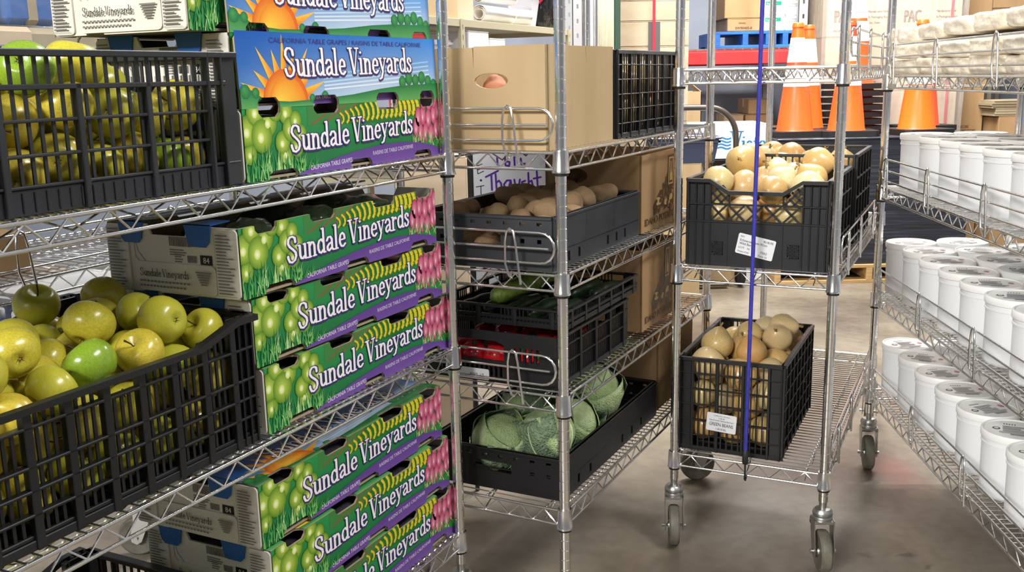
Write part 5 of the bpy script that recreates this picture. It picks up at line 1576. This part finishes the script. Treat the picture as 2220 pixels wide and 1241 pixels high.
def paper_box2(a, W, H):
    a.add([(.006, H * .6), (W - .01, H * .6), (W - .01, H * .82), (.006, H * .82)], c8(150, 156, 156), 1)
    plain_text(a, 'Cut Paper', .012, H * .65, H * .1, c8(240, 244, 240), 2, width=W * .55)
for k in range(3):
    carton('white paper box with green band, %s from the bottom on the rack' % ORD[k], 1.838, 1.988, YB + .07, YB + .5, 1.583 + .112 * k, 1.693 + .112 * k, M['white_gloss'], extra=paper_box, tape=False, group='green-banded paper boxes')
for k in range(3):
    carton('white paper box with grey band, %s from the bottom on the rack' % ORD[k], 1.994, 2.110, YB + .08, YB + .5, 1.583 + .104 * k, 1.685 + .104 * k, M['white_gloss'], extra=paper_box2, tape=False, group='grey-banded paper boxes')
make_pallet('second blue pallet under the white paper boxes', (1.985, YB + .33), 0, .28, .60, M['blue_paint'], 1.466)

# ------------------------------------------------------------------ behind the cart: white printed carton, hand truck, bin, small boxes
def vista(a, W, H):
    bl = c8(40, 122, 176)
    y = H - .055
    for k in range(4):
        pts = [(.165 + .014 * i, y - .030 - .020 * k + .006 * math.sin(i * 1.1)) for i in range(7)]
        a.line(pts, .010, bl, 2)
    for k in range(6): a.disc(.115 + .016 * (k % 3), y - .045 - .022 * (k // 3), .0045, .0045, c8(220, 120, 110), c8(220, 120, 110), 2, 6)
    em = .105; x0 = .245; yb = y - .105
    NB = 8
    for (ch, u) in (('V', 0), ('i', .64), ('s', .92), ('t', 1.34), ('a', 1.66)):
        serif_text(a, ch, x0 + u * em, yb, em * (1.15 if ch == 'V' else .95), 0, bl, 3, wide=1.0)
    plain_text(a, 'EASY PEEL SHRIMP', .330, yb - .020, .010, c8(130, 140, 150), 3, width=.15)
    plain_text(a, 'www.vistalandpurchan.com', .06, yb - .075, .018, c8(70, 74, 80), 3, width=.40)
    plain_text(a, 'Keep Frozen', .08, yb - .115, .014, c8(90, 94, 100), 3, width=.12)
carton('white carton with blue wave lettering behind the onion cart', 1.125, 1.605, 6.15, 6.55, .622, .985, M['white_gloss'], extra=vista)
carton('white carton supporting the blue-lettered one', 1.13, 1.60, 6.15, 6.55, .0, .620, M['white_gloss'])
mb = MB()
YT = 5.965; kx = YT / 5.02
def hx(x, z): return (x * kx, YT, 1.3 + (z - 1.3) * kx)
arc_ = [hx(.62, 1.128), hx(.90, 1.130)] + [hx(1.0 + .145 * math.sin(t), .985 + .145 * math.cos(t)) for t in [R(10 * k) for k in range(1, 10)]] + [hx(1.150, .80), (1.150 * kx, YT + .01, .12)]
mb.tube(arc_[::-1] + [hx(.55, 1.10), hx(.50, 1.02), hx(.49, .9), (.49 * kx, YT + .01, .12)], .0175, 12)
for z in (.35, .60): mb.tube([(.49 * kx, YT + .01, z), (1.15 * kx, YT + .01, z)], .012, 8)
ht = tag(ob('hand_truck', mb.mesh('hand_truck', M['steel_grey'], 50)), 'dark tubular hand truck handle in front of the white carton', 'hand truck')
mb = MB(); mb.box(.62, 1.33, 5.905, YT, .022, .034, .002); ob('toe_plate', mb.mesh('toe_plate', M['steel_grey']), ht)
for x in (.535, 1.415):
    mb = MB(); mb.lathe([(.03, -.02), (.07, -.022), (.082, -.012), (.082, .012), (.07, .022), (.03, .02)], 24, c=(x, YT + .03, .084), axis='x'); ob('wheel', mb.mesh('wheel', M['dark_rubber'], 40), ht)
# blue lidded bin on a crate stack
def tub(label, x0, x1, y0, y1, z0, z1, m, lidm=None, name='storage_bin', cat='bin'):
    root = thing(name, label, cat, ((x0 + x1) / 2, (y0 + y1) / 2, z0)); W, L, H = x1 - x0, y1 - y0, z1 - z0
    mb = MB(); b = [(-W / 2 + .02, -L / 2 + .02), (W / 2 - .02, -L / 2 + .02), (W / 2 - .02, L / 2 - .02), (-W / 2 + .02, L / 2 - .02)]; t = [(-W / 2, -L / 2), (W / 2, -L / 2), (W / 2, L / 2), (-W / 2, L / 2)]
    ti = [(x * .97, y * .97) for x, y in t]; bi = [(x * .95, y * .95) for x, y in b]
    vs = [(x, y, 0) for x, y in b] + [(x, y, H) for x, y in t] + [(x, y, H) for x, y in ti] + [(x, y, .006) for x, y in bi]
    fs = [(3, 2, 1, 0), (12, 13, 14, 15)]
    for i in range(4):
        j = (i + 1) % 4; fs += [(i, j, 4 + j, 4 + i), (4 + i, 4 + j, 8 + j, 8 + i), (8 + i, 8 + j, 12 + j, 12 + i)]
    mb._add(vs, fs); ob('body', mb.mesh('body', m), root)
    mb = MB()
    for (p, q) in zip(t, t[1:] + t[:1]): mb.box(min(p[0], q[0]) - .008, max(p[0], q[0]) + .008, min(p[1], q[1]) - .008, max(p[1], q[1]) + .008, H - .02, H - .008, .002)
    ob('rim', mb.mesh('rim', m), root)
    if lidm:
        mb = MB(); mb.box(-W / 2 - .014, W / 2 + .014, -L / 2 - .014, L / 2 + .014, H, H + .014, .005); mb.box(-W / 2 + .02, W / 2 - .02, -L / 2 + .02, L / 2 - .02, H + .014, H + .020, .003); ob('lid', mb.mesh('lid', lidm), root)
    return root
carton('brown carton under the blue lidded bin', .80, 1.08, 5.56, 5.88, .0, .800, M['kraft'])
tub('slate blue lidded bin behind the chrome cart posts', .80, 1.175, 5.56, 5.88, .802, .935, M['navy_plastic'], M['navy_plastic'])
carton('brown carton carrying the black tray', 1.20, 1.38, 5.985, 6.135, .0, .690, M['kraft'])
tub('black tray with a white liner behind the onion totes', 1.195, 1.375, 5.985, 6.14, .692, .790, M['black_plastic'], None, 'tray', 'tray')
mb = MB(); mb.box(1.205, 1.365, 5.995, 6.13, .774, .780, .002); mb.prism([(0, 0), (.13, .0), (.15, .06), (.03, .07)], (1.22, 6.0, .782), (1, 0, 0), (0, .6, .5), .002)
tag(ob('paper_sheet', mb.mesh('paper_sheet', M['paper'])), 'white paper sheets lying in the black tray', 'paper')
# open flapped kraft box beneath the red beam, small cartons on the floor shelf
carton('kraft carton below the open box under the red beam', 1.115, 1.36, 6.75, 7.1, 0, .950, M['kraft'])
ob_ = open_carton('open kraft box with a raised flap under the red beam', Frame(0, 0, 0), 1.125, 6.77, .952, .180, .30, .225, M['kraft'], cuts=False)
mb = MB(); mb.prism([(0, 0), (.17, 0), (.15, .11), (.02, .11)], (0, 0, 0), (1, 0, 0), (0, 0, 1), -.004); ob('top_flap', mb.mesh('top_flap', M['kraft_pale']), ob_, (.180, .0, .225), (R(-50), 0, R(90)))
carton('kraft carton on the floor under the small boxes', 1.56, 2.02, 7.45, 7.9, 0, .90, M['kraft_dark'])
carton('wide small carton below the red beam', 1.78, 1.99, 7.5, 7.85, .902, .985, M['kraft_dark'])
carton('square small carton below the red beam', 1.80, 1.98, 7.5, 7.85, .987, 1.098, M['kraft_dark'])
carton('little kraft carton left of the square one', 1.62, 1.765, 7.5, 7.8, .902, .985, M['kraft'])

# ------------------------------------------------------------------ pale panel stack with a red strap
mb_ = [(1.40, .020), (1.466, .145), (1.613, .118), (1.733, .16), (1.895, .12)]
make_pallet('pallet beneath the pale card bundles', (.85, 6.55), 0, .48, 1.0, M['pallet_wood'])
zz = .117; k = 0
for hgt in (.30, .30, .30, .30, .142, .146, .118, .160, .14):
    x0 = .648 if hgt != .160 else .664
    carton('pale card bundle, %s from the bottom of the red-strapped stack' % (ORD + ['ninth'])[k], x0, 1.075, 6.0, 6.35, zz, zz + hgt - .002, M['kraft_pale'], tape=False, group='pale card bundles'); zz += hgt; k += 1
mb = MB(); mb.box(.860, .876, 5.9925, 5.9965, .118, zz + .001); mb.box(.860, .876, 5.9925, 6.355, zz, zz + .003)
tag(ob('binding_strap', mb.mesh('binding_strap', M['red_strap'])), 'red strap round the pale card bundles', 'strap')
mb = MB(); mb.box(.835, .905, 5.9965, 5.9992, 1.40, 1.60); tag(ob('corner_guard', mb.mesh('corner_guard', M['grey_ink'])), 'dark grey card guard under the red strap', 'guard')

# ------------------------------------------------------------------ uprights and curtain
mb = MB(); mb.plate([(0, 0), (.040, 0), (.040, 3.0), (0, 3.0)], [[(x, .03 + .028 * k), (x + .006, .03 + .028 * k), (x + .006, .042 + .028 * k), (x, .042 + .028 * k)] for k in range(105) for x in (.009, .024)], (.415, 5.55, 0), (1, 0, 0), (0, 0, 1), -.003)
mb.box(.415, .418, 5.55, 5.60, 0, 3.0); mb.box(.452, .455, 5.55, 5.60, 0, 3.0)
tag(ob('perforated_upright', mb.mesh('perforated_upright', M['green_steel'])), 'pale green perforated steel upright beside the bin bag', 'post')
mb = MB(); mb.box(.457, .472, 5.56, 5.60, 0, 3.0, .002); tag(ob('white_panel', mb.mesh('white_panel', M['white_gloss'])), 'narrow white panel beside the green upright', 'panel')
mb = MB(); mb.tube([(.488, 5.58, 0), (.488, 5.58, 3.0)], .0125, 12); tag(ob('chrome_pole', mb.mesh('chrome_pole', M['chrome'], 60)), 'chrome pole between the white panel and the curtain', 'pole')
mb = MB(); n = 40; vs = []
for i in range(n + 1):
    x = .508 + .085 * i / n; y = 5.62 + .008 * math.sin(i * 1.25) + .003 * math.sin(i * .5)
    vs += [(x, y, .02), (x, y, 3.0)]
mb._add(vs, [(2 * i, 2 * i + 2, 2 * i + 3, 2 * i + 1) for i in range(n)])
o = ob('curtain', mb.mesh('curtain', M['cream_curtain'], 180)); tag(o, 'cream pleated curtain left of the pale bundles', 'curtain'); o.modifiers.new('thick', 'SOLIDIFY').thickness = .003
mb = MB(); mb.box(.594, .632, 5.64, 5.70, 0, 3.0, .004); tag(ob('green_pillar', mb.mesh('green_pillar', M['dark_green'])), 'dark green pillar beside the cream curtain', 'pillar')

# ------------------------------------------------------------------ beige steel shelving with boxes, paper rolls and a bin bag
FS = Frame(-.275, 3.90, .42); SZ = (.35, .90, 1.502)
sh = thing('steel_shelving', 'beige steel shelving with cartons and paper rolls behind the left racks', 'shelving', tuple(FS.o), -FS.ang)
for z in SZ:
    mb = MB(); mb.box(-.46, -.001, -.15, 1.50, z + .022, z + .028); mb.box(-.004, 0, -.15, 1.50, z, z + .030, .001); mb.box(-.46, -.456, -.15, 1.50, z, z + .030); mb.box(-.456, -.004, -.15, -.146, z, z + .030); mb.box(-.456, -.004, 1.496, 1.50, z, z + .030)
    ob('shelf', mb.mesh('shelf', M['beige_steel']), sh)
for x in (.001, -.464):
    for y in (.235, 1.46):
        mb = MB(); mb.plate(rect(.034, 1.532), [[(.014, .05 + .04 * k), (.020, .05 + .04 * k), (.020, .070 + .04 * k), (.014, .070 + .04 * k)] for k in range(37)], (x + .003, y - .017, 0), (0, 1, 0), (0, 0, 1), -.003); mb.box(x - .012, x, y - .017, y - .014, 0, 1.532)
        ob('shelf_post', mb.mesh('shelf_post', M['beige_steel']), sh)
zs = SZ[2] + .0285
def on_fs(o, r, a, z): o.location = FS.at(r, a, z); return o
def lab_(a, W, H):
    a.add([(W * .42, .030), (W * .62, .030), (W * .62, .075), (W * .42, .075)], c8(236, 234, 228), 1)
    for i in range(8): a.add([(W * .45 + .004 * i, .034), (W * .45 + .002 + .004 * i, .034), (W * .45 + .002 + .004 * i, .048), (W * .45 + .004 * i, .048)], c8(60, 60, 60), 2)
on_fs(carton('tan carton with a white label on the beige shelf', 0, .36, 0, .34, zs, zs + .22, M['kraft'], extra=lab_, rz=-FS.ang), -.20, .075, zs)
on_fs(carton('smaller tan carton beside the labelled one on the beige shelf', 0, .30, 0, .17, zs, zs + .20, M['kraft_pale'], rz=-FS.ang), -.19, .345, zs)
# loosely rolled white paper
for i, (a_, z, r, ln, lab) in enumerate(((.52, .040, .038, .34, 'long white paper roll lying lowest on the beige shelf'), (.56, .118, .034, .32, 'white paper roll lying on top of the lower roll'), (.90, .042, .040, .16, 'short white paper roll beside the clear tub'))):
    mb = MB(); pts = []
    for k in range(50):
        t = k * .3; q = r * (1 - .010 * k); pts.append((q * math.cos(t), q * math.sin(t)))
    vs = []
    for (p_, q_) in pts: vs += [(p_ - .05 - .02 * i, 0, q_), (p_ - .05, ln, q_)]
    mb._add(vs, [(2 * k, 2 * k + 1, 2 * k + 3, 2 * k + 2) for k in range(len(pts) - 1)])
    o = ob('paper_roll', mb.mesh('paper_roll', M['paper'], 60), None, tuple(FS.at(-.01, a_, zs + z)), (0, 0, -FS.ang)); o.modifiers.new('thick', 'SOLIDIFY').thickness = .0015
    tag(o, lab, 'paper roll')
tb_ = tub('clear plastic tub between the paper rolls and the bin bag', -.07, .07, -.05, .05, zs, zs + .17, M['clear_tub'], None, 'plastic_tub', 'tub'); tb_.location = FS.at(-.12, 1.15, zs); tb_.rotation_euler = (0, 0, -FS.ang)
from mathutils import noise as _nz
bm = bmesh.new(); bmesh.ops.create_icosphere(bm, subdivisions=5, radius=1)
for v in bm.verts:
    n = v.co.normalized(); t = math.atan2(n.y, n.x)
    k = 1 + .10 * _nz.noise(n * 2.2) + .05 * math.sin(t * 9 + n.z * 5) * (1 - abs(n.z)) + .05 * _nz.noise(n * 7)
    z = n.z * .22 * k; sh_ = 1.0 if n.z < .3 else max(.25, 1 - (n.z - .3) * .95)
    v.co = Vector((n.x * .115 * k * sh_, n.y * .130 * k * sh_, max(-.150, z)))
mb = MB(); mb.bm(bm)
bag = ob('bin_bag', mb.mesh('bin_bag', M['bag_plastic'], 180), None, tuple(FS.at(-.13, 1.365, zs + .152))); tag(bag, 'black plastic bin bag with red ties on the beige shelf', 'bin bag')
mb = MB(); mb.tube([(.055, -.105, .06), (.065, -.128, .04), (.040, -.130, .01), (.0, -.130, -.03)], .006, 6); mb.tube([(.055, -.105, .06), (.085, -.110, .09), (.070, -.120, .05), (.080, -.118, .0)], .006, 6); mb.tube([(.055, -.108, .06), (.070, -.120, .11)], .006, 6)
ob('red_tie', mb.mesh('red_tie', M['red_strap'], 60), bag)
zl = SZ[1] + .0285
on_fs(carton('white carton on the lower beige shelf', 0, .26, 0, .20, 1.305, 1.490, M['white_gloss'], tape=False, rz=-FS.ang), -.14, .41, 1.305)
on_fs(carton('short white carton on the lower beige shelf', 0, .24, 0, .16, 1.305, 1.465, M['white_gloss'], tape=False, rz=-FS.ang), -.13, .60, 1.305)
on_fs(carton('brown carton under the two white cartons', 0, .36, 0, .42, zl, 1.303, M['kraft'], rz=-FS.ang), -.20, .49, zl)
for (lab, r, a_, w, h, m) in (('red plastic tub on the lower beige shelf', -.10, -.06, .12, .54, 'red_bucket'), ('translucent tub between the red tub and the post', -.10, .12, .14, .52, 'clear_tub')):
    o = tub(lab, -w / 2, w / 2, -w / 2, w / 2, zl, zl + h, M[m], None, 'plastic_tub', 'tub'); o.location = FS.at(r, a_, zl); o.rotation_euler = (0, 0, -FS.ang)

# ------------------------------------------------------------------ whiteboard easel seen through the potato shelf
wbd = thing('whiteboard', 'white board lettered in purple and black behind the potatoes', 'whiteboard', (-.125, 3.02, 0))
mb = MB(); mb.box(.012, .236, 0, .012, .40, 1.20, .002); ob('board', mb.mesh('board', M['board_white']), wbd)
mb = MB(); mb.box(-.004, .012, -.006, .018, .38, 1.22, .002); mb.box(.236, .240, -.004, .016, .38, 1.22, .001); mb.box(-.004, .240, -.006, .018, .385, .40); mb.box(-.004, .240, -.006, .018, 1.20, 1.22); ob('frame', mb.mesh('frame', M['dark_rubber']), wbd)
for x in (.0, .235):
    mb = MB(); mb.tube([(x, .006, .39), (x, -.05, .0)], .007, 8); mb.tube([(x, .012, .39), (x, .16, .0)], .007, 8); ob('leg', mb.mesh('leg', M['dark_rubber'], 50), wbd)
a = Art(.224, .80); bk = c8(40, 40, 44); pu = c8(88, 48, 156); O = .40
def st(pts, w, c): 
    a.line(pts, w, c, 1)
    for p in pts: a.disc(p[0], p[1], w / 2, w / 2, c, c, 1, 8)
zb_ = 1.012 - O
for ch, zz_ in (('E', .0), ('T', -.062)):
    if ch == 'E':
        st([(.030, zb_ + .030), (.014, zb_ + .024), (.016, zb_), (.034, zb_ + .008)], .0024, bk); st([(.016, zb_ + .012), (.030, zb_ + .017)], .0024, bk)
    else: st([(.010, zb_ + zz_ + .022), (.034, zb_ + zz_ + .026)], .0026, bk); st([(.024, zb_ + zz_ + .025), (.024, zb_ + zz_ - .006)], .0026, bk)
a.disc(.025, zb_ - .020, .0036, .0036, bk, bk, 1, 10)
b0 = zb_ - .062; w = .0058
st([(.040, b0 + .052), (.078, b0 + .070)], w, pu); st([(.057, b0 + .060), (.058, b0 + .012)], w, pu)
st([(.070, b0 + .060), (.072, b0 + .015)], w, pu); st([(.072, b0 + .034), (.080, b0 + .040), (.086, b0 + .032), (.088, b0 + .015)], w, pu)
st([(.116, b0 + .040), (.104, b0 + .040), (.095, b0 + .028), (.098, b0 + .018), (.110, b0 + .020), (.116, b0 + .040), (.118, b0 + .018)], w, pu)
st([(.127, b0 + .042), (.130, b0 + .022), (.140, b0 + .020), (.144, b0 + .042)], w, pu)
st([(.160, b0 + .038), (.150, b0 + .034), (.152, b0 + .022), (.162, b0 + .026), (.162, b0 + .005)], w, pu)
st([(.170, b0 + .062), (.171, b0 + .018)], w, pu); st([(.171, b0 + .034), (.180, b0 + .038), (.184, b0 + .018)], w, pu)
st([(.196, b0 + .066), (.198, b0 + .020)], w, pu); st([(.186, b0 + .044), (.208, b0 + .048)], w, pu)
st([(.100, b0 + .110), (.101, b0 + .086), (.112, b0 + .084), (.114, b0 + .096), (.103, b0 + .098)], w, pu); st([(.128, b0 + .110), (.129, b0 + .086)], w, pu); st([(.076, b0 + .110), (.077, b0 + .088)], w, pu); st([(.148, b0 + .106), (.150, b0 + .088), (.160, b0 + .090)], w, pu)
ob('lettering', a.build((.012, 0, .40), (1, 0, 0), (0, 0, 1), 'lettering'), wbd)
carton('tan carton left of the white board', -.36, -.140, 3.22, 3.55, .0, 1.05, M['kraft_pale'])

# ------------------------------------------------------------------ rear wire rack seen under the left rack's top shelf
_o = FA.at(-.60, 0, 0)
FD = Frame(_o.x, _o.y, FA.ang)
rr2 = wire_rack('chrome wire rack behind the apple crates holding water bottles', FD, -.42, 0, -1.25, 0.0, (.655, .935, 1.325), 1.70,
          [(ledge_mesh(1.20, '01', [.2, .62, 1.0]), (.012, -1.225, .935), PI / 2)], (.3, .5, 2.2, 2.0))
def in_fd(r, a, z): return tuple(FD.at(r, a, z))
bx = carton('brown wrapped carton on the rear rack above the bottles', -.14, .14, -.13, .13, .9385, 1.020, M['kraft_dark'], rz=-FD.ang)
bx.location = in_fd(-.20, -.66, .9385)
def make_bottle():
    mb = MB(); mb.lathe([(0, 0), (.026, 0), (.031, .006), (.031, .03), (.029, .036), (.031, .042), (.031, .12), (.029, .126), (.031, .132), (.030, .150), (.020, .176), (.013, .186), (.013, .196), (0, .196)], 20, caps=False)
    root = bpy.data.objects.new('water_bottle', mb.mesh('water_bottle', M['bottle'], 50)); COL.objects.link(root); tag(root, 'x', 'bottle')
    mb = MB(); mb.lathe([(.0316, .060), (.0316, .110)], 20, caps=False); ob('bottle_label', mb.mesh('bottle_label', M['bottle_label'], 60), root)
    mb = MB(); mb.lathe([(.0145, .186), (.0150, .188), (.0150, .202), (.0135, .205), (0, .205)], 16, caps=False); ob('cap', mb.mesh('cap', M['white_gloss'], 50), root)
    return Proto(root)
BT = make_bottle()
for i in range(9):
    for j in range(3):
        BT.place(FD.at(-.06 - .068 * j, -.30 - .068 * i, .6590), (0, 0, 0), 'blue-labelled water bottle on the rear rack, %s from far end, %s row' % (ORDN[i], ('front', 'middle', 'back')[j]), 'water bottles on the rear rack')
mb = MB(); mb.plate(rr(.30, .26, .05), [], (-.15, -.13, 0), (1, 0, 0), (0, 1, 0), .010); mb.plate(rr(.26, .22, .04), [], (-.13, -.11, .010), (1, 0, 0), (0, 1, 0), .006)
tag(ob('plastic_platter', mb.mesh('plastic_platter', M['white_gloss']), None, in_fd(-.15, -.385, .8655), (0, 0, -FD.ang + PI / 2)), 'flat white plastic platter lying over the water bottles', 'platter')
mb = MB(); mb.box(-.20, .20, -.33, .33, 0, .012, .004); mb.box(-.20, .20, -.33, -.318, .012, .05, .004); mb.box(-.20, .20, .318, .33, .012, .05, .004); mb.box(-.20, -.188, -.318, .318, .012, .05, .003); mb.box(.188, .20, -.318, .318, .012, .05, .003)
tr = tag(ob('tray', mb.mesh('tray', M['lug_plastic']), None, in_fd(-.21, -.62, 1.3285), (0, 0, -FD.ang)), 'slate grey tray under the film-wrapped packs', 'tray')
for (r, a, z, w, d, h, m, lab) in ((-.20, -.56, 1.341, .34, .48, .072, 'kraft_grey', 'film-wrapped card case lying in the slate tray'), (-.20, -.685, 1.418, .30, .20, .11, 'paper', 'white film-wrapped pack on the card case'), (-.17, -.475, 1.418, .26, .12, .11, 'blue_card', 'blue film-wrapped pack on the card case')):
    root = thing('wrapped_pack', lab, 'pack', in_fd(r, a, z), -FD.ang)
    mb = MB(); mb.box(-w / 2, w / 2, -d / 2, d / 2, 0, h, .012); ob('body', mb.mesh('body', M[m]), root)
    mb = MB(); mb.box(-w / 2 - .001, w / 2 + .001, -d * .16, d * .16, -.0005, h + .001, .010); ob('paper_band', mb.mesh('paper_band', M['kraft_grey' if m != 'kraft_grey' else 'kraft_pale']), root)
    bm = bmesh.new(); bmesh.ops.create_cube(bm, size=1); bmesh.ops.subdivide_edges(bm, edges=bm.edges[:], cuts=10, use_grid_fill=True)
    for v in bm.verts:
        p = v.co; q = Vector((p.x * (w + .014), p.y * (d + .014), h / 2 + .001 + p.z * (h + .003))); k = _nz.noise(p * 9); q += Vector((p.x, p.y, 0)).normalized() * .006 * k; v.co = q
    mb = MB(); mb.bm(bm); ob('film', mb.mesh('film', M['film'], 180), root)
